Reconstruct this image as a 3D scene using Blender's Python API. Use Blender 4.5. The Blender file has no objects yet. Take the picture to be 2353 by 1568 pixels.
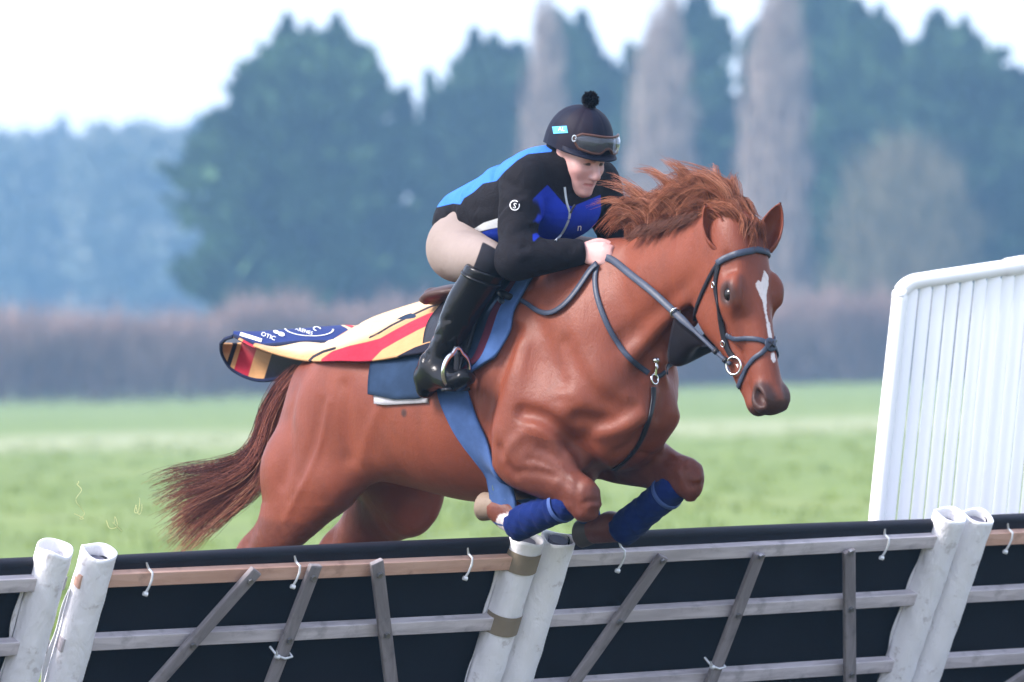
import bpy, bmesh, math, random
import numpy as np
from mathutils import Vector, Matrix

# ------------------------------------------------------------------ scene, camera, sky, sun, exposure
scene = bpy.context.scene
col = scene.collection
R = math.radians
rng = np.random.default_rng(7)

FPX, IW, IH = 13640.0, 2353.0, 1568.0          # focal length and frame measured in the same pixel unit
CAM = np.array([0.0, 0.0, 1.6])
PITCH, ROLL = 46.0 / FPX, R(1.3)
cam_fwd = np.array([0, math.cos(PITCH), math.sin(PITCH)])
_up0 = np.array([0, -math.sin(PITCH), math.cos(PITCH)])
_rt0 = np.array([1.0, 0, 0])
cam_right = math.cos(ROLL) * _rt0 - math.sin(ROLL) * _up0
cam_up = math.sin(ROLL) * _rt0 + math.cos(ROLL) * _up0
cd = bpy.data.cameras.new('camera')
cam = bpy.data.objects.new('camera', cd)
col.objects.link(cam)
cd.sensor_width = 36.0
cd.lens = FPX / IW * 36.0
cd.clip_start, cd.clip_end = 0.5, 3000.0
cam.matrix_world = Matrix(((cam_right[0], cam_up[0], -cam_fwd[0], CAM[0]),
                           (cam_right[1], cam_up[1], -cam_fwd[1], CAM[1]),
                           (cam_right[2], cam_up[2], -cam_fwd[2], CAM[2]), (0, 0, 0, 1)))
cd.dof.use_dof = True
cd.dof.focus_distance = 19.9
cd.dof.aperture_fstop = 3.8
scene.camera = cam

SUN_EL, SUN_AZ = R(42), R(-112)                 # azimuth from +Y, clockwise; the light comes from the left, a little from the viewer's side
world = bpy.data.worlds.new('World')
scene.world = world
world.use_nodes = True
wn, wl = world.node_tree.nodes, world.node_tree.links
wn.clear()
w_out = wn.new('ShaderNodeOutputWorld')
w_bg = wn.new('ShaderNodeBackground')
w_sky = wn.new('ShaderNodeTexSky')
w_sky.sky_type = 'NISHITA'
w_sky.sun_disc = False
w_sky.sun_elevation = SUN_EL
w_sky.sun_rotation = SUN_AZ
w_sky.air_density, w_sky.dust_density, w_sky.ozone_density = 1.0, 2.0, 1.0
w_veil = wn.new('ShaderNodeMix')                  # an even layer of bright winter cloud hides most of the blue, in every direction alike
w_veil.data_type = 'RGBA'
w_veil.inputs['Factor'].default_value = 0.72
w_veil.inputs['B'].default_value = (1.97, 2.05, 2.58, 1)
wl.new(w_sky.outputs[0], w_veil.inputs['A'])
wl.new(w_veil.outputs['Result'], w_bg.inputs['Color'])
w_bg.inputs['Strength'].default_value = 0.15
wl.new(w_bg.outputs[0], w_out.inputs['Surface'])

sd = bpy.data.lights.new('sun', 'SUN')
sun = bpy.data.objects.new('sun', sd)
col.objects.link(sun)
sd.energy, sd.angle, sd.color = 1.5, R(22), (1.0, 0.945, 0.92)
_sdir = Vector((math.sin(SUN_AZ) * math.cos(SUN_EL), math.cos(SUN_AZ) * math.cos(SUN_EL), math.sin(SUN_EL)))
sun.rotation_euler = _sdir.to_track_quat('Z', 'Y').to_euler()
sun.location = (-10, 5, 20)

scene.view_settings.view_transform = 'Standard'
scene.view_settings.look = 'None'
scene.view_settings.exposure = 2.2
scene.view_settings.gamma = 1.0
scene.view_settings.use_curve_mapping = False
scene.cycles.use_denoising = True
scene.cycles.max_bounces = 8
scene.cycles.transparent_max_bounces = 12

# ------------------------------------------------------------------ frames: a pixel of the photograph to a place
def ray(x, y):
    d = cam_fwd * FPX + cam_right * (x - IW / 2) - cam_up * (y - IH / 2)
    return d / d[1]
def at(x, y, Y):
    "world point seen at pixel x, y at distance Y"
    return CAM + ray(x, y) * Y
YAW, TP = R(44), R(11)                           # horse heading (to the right and towards the viewer), body pitch
HO = np.array([0.0, 20.3, 0.0])                  # ground under the withers
ZW = 1.93
cA, sA, cT, sT = math.cos(YAW), math.sin(YAW), math.cos(TP), math.sin(TP)
def to_b(w):
    w = np.asarray(w, float) - HO
    return np.array([w[0] * cA - w[1] * sA, w[0] * sA + w[1] * cA, w[2]])
def to_w(b):
    return HO + np.array([b[0] * cA + b[1] * sA, -b[0] * sA + b[1] * cA, b[2]])
def P(x, y, l):
    "point of the horse frame (forward, left, up) seen at pixel x, y, on the plane at lateral offset l (left positive)"
    d = ray(x, y)
    c0, d0 = to_b(CAM), to_b(CAM + d)
    v = d0 - c0
    t = (l - c0[1]) / v[1]
    return c0 + v * t
def T(f, l, z):
    "trunk coordinates (z from the withers, along the pitched spine) to the horse frame"
    return np.array([f * cT - z * sT, l, f * sT + z * cT + ZW])
def pixel(b):
    "horse frame point to pixel (for measuring)"
    w = to_w(b) - CAM
    k = FPX / (w @ cam_fwd)
    return (IW / 2 + (w @ cam_right) * k, IH / 2 - (w @ cam_up) * k)

# ------------------------------------------------------------------ sculpting with distance fields
def smin(a, b, k):
    h = np.maximum(k - np.abs(a - b), 0) / k
    return np.minimum(a, b) - h * h * k * 0.25
def smax(a, b, k):
    return -smin(-a, -b, k)
def spline(pts, n):
    "Catmull-Rom through rows of values, n steps per span"
    p = np.asarray(pts, float)
    if len(p) < 3:
        t = np.linspace(0, 1, n + 1)[:, None]
        return p[0] * (1 - t) + p[1] * t
    q = np.vstack([2 * p[0] - p[1], p, 2 * p[-1] - p[-2]])
    out = []
    for i in range(len(p) - 1):
        a, b, c, d = q[i:i + 4]
        for j in range(n):
            t = j / n
            out.append(0.5 * (2 * b + (c - a) * t + (2 * a - 5 * b + 4 * c - d) * t * t + (3 * b - a - 3 * c + d) * t ** 3))
    out.append(p[-1])
    return np.array(out)

class Field:
    def __init__(s, xs, ys, zs):
        s.ax = [np.asarray(v, np.float32) for v in (xs, ys, zs)]
        s.d = np.full([len(v) for v in s.ax], 1.0, np.float32)
    def box(s, lo, hi):
        sl = []
        for v, a, b in zip(s.ax, lo, hi):
            i0, i1 = np.searchsorted(v, a), np.searchsorted(v, b)
            if i1 - i0 < 1: return None
            sl.append(slice(i0, i1))
        return tuple(sl)
    def grid(s, sl):
        return (s.ax[0][sl[0]][:, None, None], s.ax[1][sl[1]][None, :, None], s.ax[2][sl[2]][None, None, :])
    def put(s, sl, d, k, op='add'):
        if op == 'add': s.d[sl] = smin(s.d[sl], d, k)
        else: s.d[sl] = smax(s.d[sl], -d, k)
    def tube(s, rows, L=(0, 1, 0), k=0.03, n=4, op='add', m=None):
        "rows: x, y, z, half-thickness across L's plane, half-thickness along L"
        q = spline(rows, n) if len(rows) > 2 else np.asarray(rows, float)
        L = np.asarray(L, float); L = L / np.linalg.norm(L)
        m = k * 1.6 + .06 if m is None else m
        rm = q[:, 3:5].max(1)
        lo = q[:, :3].min(0) - rm.max() - m; hi = q[:, :3].max(0) + rm.max() + m
        sl = s.box(lo, hi)
        if sl is None: return
        tmp = np.full([c.stop - c.start for c in sl], 1.5, np.float32)
        off = [c.start for c in sl]
        for i in range(len(q) - 1):
            p0, p1 = q[i, :3], q[i + 1, :3]
            r = max(rm[i], rm[i + 1])
            b = s.box(np.minimum(p0, p1) - r - m, np.maximum(p0, p1) + r + m)
            if b is None: continue
            X, Y, Z = s.grid(b)
            v = p1 - p0; vv = float(v @ v) + 1e-12
            t = np.clip(((X - p0[0]) * v[0] + (Y - p0[1]) * v[1] + (Z - p0[2]) * v[2]) / vv, 0, 1)
            dx, dy, dz = X - p0[0] - t * v[0], Y - p0[1] - t * v[1], Z - p0[2] - t * v[2]
            ra = q[i, 3] + (q[i + 1, 3] - q[i, 3]) * t
            rb = q[i, 4] + (q[i + 1, 4] - q[i, 4]) * t
            w = dx * L[0] + dy * L[1] + dz * L[2]
            rest = np.maximum(dx * dx + dy * dy + dz * dz - w * w, 0)
            g = np.sqrt(w * w / (rb * rb) + rest / (ra * ra))
            d = (g - 1) * np.minimum(ra, rb) * 0.55 + (g - 1) * np.maximum(ra, rb) * 0.45 * np.clip(g, 0, 1)
            loc = tuple(slice(c.start - o, c.stop - o) for c, o in zip(b, off))
            tmp[loc] = np.minimum(tmp[loc], d)
        s.put(sl, tmp, k, op)
    def ell(s, c, r, axes=None, k=0.03, op='add', m=0.10):
        c = np.asarray(c, float); r = np.asarray(r, float)
        b = s.box(c - r.max() - m, c + r.max() + m)
        if b is None: return
        X, Y, Z = s.grid(b)
        dx, dy, dz = X - c[0], Y - c[1], Z - c[2]
        A = np.eye(3) if axes is None else np.asarray(axes, float)
        g = np.sqrt(sum(((dx * A[i][0] + dy * A[i][1] + dz * A[i][2]) / r[i]) ** 2 for i in range(3)))
        d = (g - 1) * (r.min() * 0.6 + r.mean() * 0.4)
        s.put(b, d.astype(np.float32), k, op)
    def loft(s, rows, k=0.03, fr=None):
        "rows: f, top, bottom, half-width, height of the widest place, roundness; in trunk coordinates"
        q = spline(rows, 6)[::-1]
        X, Y, Z = s.grid(tuple(slice(0, n) for n in s.d.shape))
        Zr = Z - ZW
        F = X * cT + Zr * sT; H = -X * sT + Zr * cT
        ip = lambda j: np.interp(F, q[:, 0], q[:, j]).astype(np.float32)
        top, bot, w, zm = ip(1), ip(2), ip(3), ip(4)
        up = H > zm
        h = np.where(up, np.maximum(top - zm, 0.02), np.maximum(zm - bot, 0.02))
        e = np.where(up, 1.85, 2.15)
        g = (np.abs(Y / w) ** e + np.abs((H - zm) / h) ** e) ** (1 / e)
        d = (g - 1) * np.minimum(w, h)
        d = smax(d, np.maximum(q[0, 0] - F, F - q[-1, 0]), .09)
        s.d = smin(s.d, d.astype(np.float32), k)
    def ridge(s, pts, width, amp, n=4):
        "raise (amp > 0) or cut (amp < 0) the surface along a line"
        q = spline(pts, n) if len(pts) > 2 else np.asarray(pts, float)
        m = width * 2.6
        sl = s.box(q.min(0) - m, q.max(0) + m)
        if sl is None: return
        best = np.full([c.stop - c.start for c in sl], 9.0, np.float32)
        off = [c.start for c in sl]
        for i in range(len(q) - 1):
            p0, p1 = q[i], q[i + 1]
            b = s.box(np.minimum(p0, p1) - m, np.maximum(p0, p1) + m)
            if b is None: continue
            X, Y, Z = s.grid(b)
            v = p1 - p0; vv = float(v @ v) + 1e-12
            t = np.clip(((X - p0[0]) * v[0] + (Y - p0[1]) * v[1] + (Z - p0[2]) * v[2]) / vv, 0, 1)
            d2 = (X - p0[0] - t * v[0]) ** 2 + (Y - p0[1] - t * v[1]) ** 2 + (Z - p0[2] - t * v[2]) ** 2
            loc = tuple(slice(c.start - o, c.stop - o) for c, o in zip(b, off))
            best[loc] = np.minimum(best[loc], d2)
        s.d[sl] -= amp * np.exp(-best / (width * width))
    def plane(s, p, n, k=.01):
        "cut away what lies beyond the plane through p, on the side n points to"
        n = np.asarray(n, float) / np.linalg.norm(n)
        X, Y, Z = s.grid(tuple(slice(0, c) for c in s.d.shape))
        s.d = smax(s.d, ((X - p[0]) * n[0] + (Y - p[1]) * n[1] + (Z - p[2]) * n[2]).astype(np.float32), k)
    def blur(s, sl, n):
        d = s.d[sl]
        for _ in range(n):
            for a in range(3):
                e = d.copy()
                lo = [slice(None)] * 3; mi = [slice(None)] * 3; hi = [slice(None)] * 3
                lo[a], mi[a], hi[a] = slice(0, -2), slice(1, -1), slice(2, None)
                e[tuple(mi)] = d[tuple(lo)] * .25 + d[tuple(mi)] * .5 + d[tuple(hi)] * .25
                d = e
        s.d[sl] = d
    def mesh(s):
        d = s.d
        nx, ny, nz = d.shape
        ins = d < 0
        cnt = np.zeros((nx - 1, ny - 1, nz - 1), np.int8)
        corners = [(i, j, k) for i in (0, 1) for j in (0, 1) for k in (0, 1)]
        for i, j, k in corners:
            cnt += ins[i:nx - 1 + i, j:ny - 1 + j, k:nz - 1 + k]
        act = np.argwhere((cnt > 0) & (cnt < 8))
        idx = np.full(cnt.shape, -1, np.int32)
        idx[act[:, 0], act[:, 1], act[:, 2]] = np.arange(len(act))
        cp = np.array(corners)
        val = np.stack([d[act[:, 0] + c[0], act[:, 1] + c[1], act[:, 2] + c[2]] for c in cp], 1)
        acc = np.zeros((len(act), 3)); num = np.zeros(len(act))
        for a in range(8):
            for b in range(a + 1, 8):
                if np.abs(cp[a] - cp[b]).sum() != 1: continue
                va, vb = val[:, a], val[:, b]
                cr = (va < 0) != (vb < 0)
                t = np.where(cr, va / np.where(cr, va - vb, 1), 0)
                acc += np.where(cr[:, None], cp[a] + (cp[b] - cp[a]) * t[:, None], 0)
                num += cr
        fr = acc / num[:, None]
        co = np.empty((len(act), 3))
        for a in range(3):
            g = s.ax[a]
            co[:, a] = g[act[:, a]] + (g[act[:, a] + 1] - g[act[:, a]]) * fr[:, a]
        quads = []
        for a in range(3):
            b, c = (a + 1) % 3, (a + 2) % 3
            lo = [slice(None)] * 3; hi = [slice(None)] * 3
            lo[a] = slice(0, -1); hi[a] = slice(1, None)
            e = np.argwhere(ins[tuple(lo)] != ins[tuple(hi)])
            e = e[(e[:, b] > 0) & (e[:, c] > 0) & (e[:, b] < d.shape[b] - 1) & (e[:, c] < d.shape[c] - 1)]
            def cell(db, dc):
                q = e.copy(); q[:, b] += db; q[:, c] += dc
                return idx[q[:, 0], q[:, 1], q[:, 2]]
            qd = np.stack([cell(-1, -1), cell(0, -1), cell(0, 0), cell(-1, 0)], 1)
            flip = ~ins[e[:, 0], e[:, 1], e[:, 2]]
            qd[flip] = qd[flip][:, ::-1]
            quads.append(qd)
        return co, np.vstack(quads)

def axis(*knots):
    "grid axis: (start, step), (start, step), ..., end"
    out = []
    for (a, st), nxt in zip(knots[:-1], knots[1:]):
        b = nxt[0] if isinstance(nxt, tuple) else nxt
        n = max(1, int(round((b - a) / st)))
        out.append(np.linspace(a, b, n + 1)[:-1])
    out.append([knots[-1]])
    return np.concatenate(out)

# ------------------------------------------------------------------ mesh and object helpers
def mesh_np(name, co, quads, smooth=True, attrs=None):
    me = bpy.data.meshes.new(name)
    co = np.asarray(co, np.float32); quads = np.asarray(quads, np.int32)
    k = quads.shape[1]
    me.vertices.add(len(co)); me.vertices.foreach_set('co', co.ravel())
    me.loops.add(quads.size); me.loops.foreach_set('vertex_index', quads.ravel())
    me.polygons.add(len(quads))
    me.polygons.foreach_set('loop_start', np.arange(0, quads.size, k, dtype=np.int32))
    if smooth: me.polygons.foreach_set('use_smooth', np.ones(len(quads), bool))
    for nm, a in (attrs or {}).items():
        a = np.asarray(a, np.float32)
        if a.ndim == 1:
            at_ = me.attributes.new(nm, 'FLOAT', 'POINT'); at_.data.foreach_set('value', a)
        else:
            at_ = me.attributes.new(nm, 'FLOAT_VECTOR', 'POINT'); at_.data.foreach_set('vector', a.ravel())
    me.update(calc_edges=True)
    me.validate()
    return me
def link(name, me, mat=None, parent=None, **tags):
    o = bpy.data.objects.new(name, me)
    col.objects.link(o)
    if me is not None and mat is not None:
        me.materials.clear(); me.materials.append(mat)
    if parent is not None: o.parent = parent
    for k_, v_ in tags.items(): o[k_] = v_
    return o
def empty(name, loc=(0, 0, 0), rz=0.0, label=None, category=None, group=None):
    o = bpy.data.objects.new(name, None)
    col.objects.link(o)
    o.location = loc; o.rotation_euler = (0, 0, rz)
    o.empty_display_size = 0.1
    if label: o['label'] = label
    if category: o['category'] = category
    if group: o['group'] = group
    return o
def on_horse(o):
    o.location = tuple(HO); o.rotation_euler = (0, 0, -YAW)
    return o

# ------------------------------------------------------------------ materials
MATS = {}
def material(name):
    m = bpy.data.materials.new(name); m.use_nodes = True
    nt = m.node_tree; nt.nodes.clear()
    out = nt.nodes.new('ShaderNodeOutputMaterial')
    b = nt.nodes.new('ShaderNodeBsdfPrincipled')
    nt.links.new(b.outputs[0], out.inputs['Surface'])
    MATS[name] = m
    return m, nt, b
def node(nt, typ, **kw):
    n = nt.nodes.new(typ)
    for k_, v_ in kw.items():
        if hasattr(n, k_): setattr(n, k_, v_)
        else: n.inputs[k_.replace('_', ' ')].default_value = v_
    return n
def noise(nt, scale, detail=4, rough=0.55, coord='Object', stretch=None, dist=0.0):
    tc = nt.nodes.new('ShaderNodeTexCoord')
    src = tc.outputs[coord]
    if stretch is not None:
        mp = nt.nodes.new('ShaderNodeMapping'); mp.inputs['Scale'].default_value = stretch
        nt.links.new(src, mp.inputs[0]); src = mp.outputs[0]
    n = nt.nodes.new('ShaderNodeTexNoise')
    n.inputs['Scale'].default_value = scale; n.inputs['Detail'].default_value = detail
    n.inputs['Roughness'].default_value = rough; n.inputs['Distortion'].default_value = dist
    nt.links.new(src, n.inputs['Vector'])
    return n.outputs['Fac']
def mix(nt, fac, a, b, blend='MIX'):
    n = nt.nodes.new('ShaderNodeMix'); n.data_type = 'RGBA'; n.blend_type = blend
    for sock, v in ((n.inputs['Factor'], fac), (n.inputs['A'], a), (n.inputs['B'], b)):
        if isinstance(v, bpy.types.NodeSocket): nt.links.new(v, sock)
        elif isinstance(v, (int, float)) : sock.default_value = v
        else: sock.default_value = (*v[:3], 1)
    return n.outputs['Result']
def attr(nt, name):
    n = nt.nodes.new('ShaderNodeAttribute'); n.attribute_name = name
    return n.outputs['Fac']
def calc(nt, op, a, b=0.0, c=None):
    n = nt.nodes.new('ShaderNodeMath'); n.operation = op
    for i, v in enumerate((a, b, c)):
        if v is None: continue
        if isinstance(v, bpy.types.NodeSocket): nt.links.new(v, n.inputs[i])
        else: n.inputs[i].default_value = v
    return n.outputs[0]
def ramp(nt, fac, stops, interp='LINEAR'):
    n = nt.nodes.new('ShaderNodeValToRGB'); cr = n.color_ramp; cr.interpolation = interp
    while len(cr.elements) < len(stops): cr.elements.new(0.5)
    for e, (p, c) in zip(cr.elements, stops):
        e.position = p; e.color = (*c[:3], 1) if len(c) < 4 else c
    nt.links.new(fac, n.inputs[0])
    return n.outputs[0]
def smooth_step(nt, v, a, b):
    n = nt.nodes.new('ShaderNodeMapRange'); n.interpolation_type = 'SMOOTHSTEP'
    n.inputs['From Min'].default_value = a; n.inputs['From Max'].default_value = b
    nt.links.new(v, n.inputs['Value'])
    return n.outputs[0]
def bump(nt, b, h, strength, dist=0.01):
    n = nt.nodes.new('ShaderNodeBump'); n.inputs['Strength'].default_value = strength; n.inputs['Distance'].default_value = dist
    nt.links.new(h, n.inputs['Height']); nt.links.new(n.outputs[0], b.inputs['Normal'])
def simple(name, c, rough=0.6, metal=0.0, var=0.15, scale=20, bumps=0.0, bscale=200, spec=0.2, sheen=0.0, coat=0.0, bdist=0.003):
    m, nt, b = material(name)
    n = noise(nt, scale)
    c = np.array(c)
    cc = mix(nt, n, tuple(c * (1 - var)), tuple(np.minimum(c * (1 + var), 1)))
    nt.links.new(cc, b.inputs['Base Color'])
    b.inputs['Roughness'].default_value = rough; b.inputs['Metallic'].default_value = metal
    b.inputs['Specular IOR Level'].default_value = spec
    b.inputs['Sheen Weight'].default_value = sheen
    b.inputs['Coat Weight'].default_value = coat
    if bumps: bump(nt, b, noise(nt, bscale, 3), bumps, bdist)
    return m
from mathutils.bvhtree import BVHTree
def bvh_of(co, q):
    return BVHTree.FromPolygons([tuple(c) for c in co], [tuple(int(i) for i in f) for f in q])
def hit(bvh, x, y):
    "surface point and normal of a mesh in the horse frame, where the line of sight through pixel x, y meets it"
    c0 = to_b(CAM); v = to_b(CAM + ray(x, y)) - c0
    v = v / np.linalg.norm(v)
    p, n, i, d = bvh.ray_cast(Vector(c0 + v * 15.0), Vector(v), 12.0)
    if p is None: return None, None
    n = np.array(n)
    return np.array(p), (n if n @ v < 0 else -n)
# ------------------------------------------------------------------ the setting: field, hedge, trees, air
def sheet(name, x0, x1, y0, y1, nx, ny, zf, mat, ypow=1.0):
    tx, ty = np.linspace(0, 1, nx + 1), np.linspace(0, 1, ny + 1) ** ypow
    X, Y = np.meshgrid(x0 + (x1 - x0) * tx, y0 + (y1 - y0) * ty, indexing='ij')
    co = np.stack([X, Y, zf(X, Y)], -1).reshape(-1, 3)
    i, j = np.meshgrid(np.arange(nx), np.arange(ny), indexing='ij')
    a = (i * (ny + 1) + j).ravel()
    q = np.stack([a, a + ny + 1, a + ny + 2, a + 1], 1)
    return link(name, mesh_np(name, co, q), mat, kind='structure')
grass_m, nt, b = material('grass_field')
n1 = noise(nt, .25, 5, .6, stretch=(1, .35, 1)); n2 = noise(nt, 1.6, 4, .6, stretch=(1, .3, 1)); n3 = noise(nt, 9, 3)
c1 = ramp(nt, n1, [(.30, (.118, .176, .046)), (.5, (.150, .208, .060)), (.72, (.198, .238, .088))])
c2 = mix(nt, smooth_step(nt, n2, .42, .70), c1, (.105, .150, .045))
tc = node(nt, 'ShaderNodeTexCoord'); sep = node(nt, 'ShaderNodeSeparateXYZ')
nt.links.new(tc.outputs['Object'], sep.inputs[0])
yw = calc(nt, 'ADD', sep.outputs[1], calc(nt, 'MULTIPLY', n1, 26.0))                      # pale, drier strips mown across the field
band = calc(nt, 'MULTIPLY', smooth_step(nt, yw, 126, 140), calc(nt, 'SUBTRACT', 1.0, smooth_step(nt, yw, 150, 172)))
c3 = mix(nt, calc(nt, 'MULTIPLY', band, .75), c2, (.32, .335, .21))
c3 = mix(nt, calc(nt, 'MULTIPLY', n3, .35), c3, (.190, .222, .080))
nt.links.new(c3, b.inputs['Base Color']); b.inputs['Roughness'].default_value = .9; b.inputs['Specular IOR Level'].default_value = .1
sheet('field', -620, 620, -60, 920, 150, 300, lambda X, Y: .05 * np.sin(X * .31 + Y * .07) * np.sin(Y * .13) * np.clip((Y - 28) / 30, 0, 1), grass_m, 2.2)

def blades(n, cx, cy, cz, length, width, tilt, r, up=1.0):
    "n thin blades (quads) standing at the given places; returns verts and quads"
    az = r.uniform(0, 2 * math.pi, n); th = r.normal(0, tilt, n)
    d = np.stack([np.sin(th) * np.cos(az), np.sin(th) * np.sin(az), np.cos(th) * up], 1) * length[:, None]
    fa = r.uniform(0, math.pi, n)
    wv = np.stack([np.cos(fa), np.sin(fa), np.zeros(n)], 1) * (width * .5)[:, None]
    p = np.stack([cx, cy, cz], 1)
    v = np.stack([p - wv, p + wv, p + d + wv * .25, p + d - wv * .25], 1).reshape(-1, 3)
    return v, np.arange(4 * n).reshape(-1, 4)
def two_tone(name, a, c_, rough=.85, scale=.5, trans=0.0):
    m, nt, b = material(name)
    cc = mix(nt, smooth_step(nt, noise(nt, scale, 3), .35, .65), a, c_)
    nt.links.new(cc, b.inputs['Base Color']); b.inputs['Roughness'].default_value = rough; b.inputs['Specular IOR Level'].default_value = .15
    return m
# tufts of longer grass
r_ = np.random.default_rng(3)
nt_ = 2600
ty = 26 + (r_.random(nt_) ** 1.6) * 110; tx = (r_.random(nt_) - .5) * ty * .30
nb = 14
cx = np.repeat(tx, nb) + r_.normal(0, .09, nt_ * nb); cy = np.repeat(ty, nb) + r_.normal(0, .12, nt_ * nb)
v, q = blades(len(cx), cx, cy, np.zeros(len(cx)) - .02, r_.uniform(.05, .14, len(cx)), r_.uniform(.012, .03, len(cx)), .5, r_)
link('grass_tufts', mesh_np('grass_tufts', v, q, False), two_tone('tuft_green', (.13, .19, .04), (.20, .25, .07), scale=2.0), kind='stuff',
     label='tufts of longer green grass dotted over the field', category='grass')

def crown_mesh(rows, Y, n, r, size, spikes=(), depth=.75, lift=.6):
    "foliage spread through a crown whose outline is given as (y, left, right) in pixels at distance Y"
    rows = np.array(rows, float)
    k = Y / FPX
    ys = r.uniform(rows[0, 0], rows[-1, 0], n * 2)
    hw = np.interp(ys, rows[:, 0], (rows[:, 2] - rows[:, 1]) / 2); mid = np.interp(ys, rows[:, 0], (rows[:, 2] + rows[:, 1]) / 2)
    keep = r.random(n * 2) < hw / hw.max(); ys, hw, mid = ys[keep], hw[keep], mid[keep]
    m = len(ys)
    az = r.uniform(0, 2 * math.pi, m)
    # foliage is gathered in boughs, each reaching out by its own amount
    nb = 170
    by, ba, bl = r.uniform(rows[0, 0], rows[-1, 0], nb), r.uniform(0, 2 * math.pi, nb), r.uniform(.72, 1.22, nb)
    pick = np.argmin(((ys[:, None] - by[None]) / 60.0) ** 2 + (np.angle(np.exp(1j * (az[:, None] - ba[None]))) * 1.4) ** 2, 1)
    off = np.abs(ys - by[pick]) / 60.0 + np.abs(np.angle(np.exp(1j * (az - ba[pick])))) * .6
    lump = bl[pick] * (1.04 - .22 * np.minimum(off, 1.4))
    rad = np.sqrt(r.uniform(.25, 1.0, m)) * lump * (1 + .16 * (r.random(m) < .10) * r.random(m))
    ys = ys - 24 * (rad ** 2) * (1 - off.clip(0, 1)) + r.normal(0, 4, m) + 14
    px = mid + hw * rad * np.cos(az)
    dep = hw * rad * np.sin(az) * depth * k
    cxyz = []
    P0 = CAM + (cam_fwd * FPX + cam_right * (px - IW / 2)[:, None] - cam_up * (ys - IH / 2)[:, None]) / FPX * (Y)
    P0[:, 1] += dep
    for (sx, sy, sh, sw) in spikes:                      # leaders that stand up out of the crown
        t = r.random(150) ** 1.3
        q = CAM + (cam_fwd * FPX + cam_right * (sx + r.normal(0, 1, 150) * sw * 1.7 * (1 - t) - IW / 2)[:, None] - cam_up * (sy + 2 + (sh * 1.4) * (1 - t) - IH / 2)[:, None]) / FPX * Y
        P0 = np.vstack([P0, q])
    for _ in range(9 if len(spikes) else 3):
        yy = rows[0, 0] + (rows[-1, 0] - rows[0, 0]) * r.random() ** 2 * .45; hw_ = np.interp(yy, rows[:, 0], (rows[:, 2] - rows[:, 1]) / 2); md_ = np.interp(yy, rows[:, 0], (rows[:, 2] + rows[:, 1]) / 2)
        t = r.random(70); sx = md_ + hw_ * r.choice([-1, 1]) * r.uniform(.75, 1.02)
        q = CAM + (cam_fwd * FPX + cam_right * (sx + r.normal(0, 1, 70) * 13 * (1 - t) - IW / 2)[:, None] - cam_up * (yy - 48 * t + 10 - IH / 2)[:, None]) / FPX * Y
        P0 = np.vstack([P0, q])
    m = len(P0)
    out = P0 - P0.mean(0); out[:, 2] *= .2; out /= np.linalg.norm(out, axis=1)[:, None] + 1e-6
    vs, qs = [], []
    for c in range(2):                                     # two crossing sprays each
        d = out * .7 + np.array([0, 0, lift]) + r.normal(0, .35, (m, 3)); d /= np.linalg.norm(d, axis=1)[:, None]
        w = np.cross(d, r.normal(0, 1, (m, 3))); w /= np.linalg.norm(w, axis=1)[:, None]
        L_ = (size * r.uniform(.6, 1.5, m))[:, None]
        a = P0 - d * L_ * .5
        v = np.stack([a - w * L_ * .12, a + w * L_ * .12, a + d * L_ * .6 + w * L_ * .30, a + d * L_ * 1.1, a + d * L_ * .6 - w * L_ * .30], 1)
        vs.append(v.reshape(-1, 3)); qs.append(np.arange(5 * m).reshape(-1, 5) + 5 * m * c)
    return np.vstack(vs), np.vstack(qs)
def limb_mesh(paths, sides=6):
    "tapered tubes: each path is rows of x, y, z, radius"
    vs, qs, o = [], [], 0
    for p in paths:
        p = np.asarray(p, float); n = len(p)
        d = np.gradient(p[:, :3], axis=0); d /= np.linalg.norm(d, axis=1)[:, None] + 1e-9
        ref = np.where(np.abs(d[:, 2:3]) > .9, np.array([[1.0, 0, 0]]), np.array([[0, 0, 1.0]]))
        u = np.cross(d, ref); u /= np.linalg.norm(u, axis=1)[:, None] + 1e-9
        w = np.cross(d, u)
        a = np.arange(sides) * 2 * math.pi / sides
        ring = p[:, None, :3] + p[:, None, 3:4] * (np.cos(a)[None, :, None] * u[:, None] + np.sin(a)[None, :, None] * w[:, None])
        vs.append(ring.reshape(-1, 3))
        i, j = np.meshgrid(np.arange(n - 1), np.arange(sides), indexing='ij')
        a0 = (i * sides + j).ravel(); a1 = (i * sides + (j + 1) % sides).ravel()
        qs.append(np.stack([a0, a0 + sides, a1 + sides, a1], 1) + o); o += n * sides
    return np.vstack(vs), np.vstack(qs)
bark = two_tone('bark', (.06, .045, .035), (.11, .085, .065), scale=3)
ever_m = [two_tone('evergreen_blue', (.012, .034, .018), (.070, .135, .055), scale=.30), two_tone('evergreen_dark', (.010, .030, .018), (.058, .112, .052), scale=.26), two_tone('evergreen_far', (.13, .155, .13), (.22, .235, .19), scale=.20)]
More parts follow.
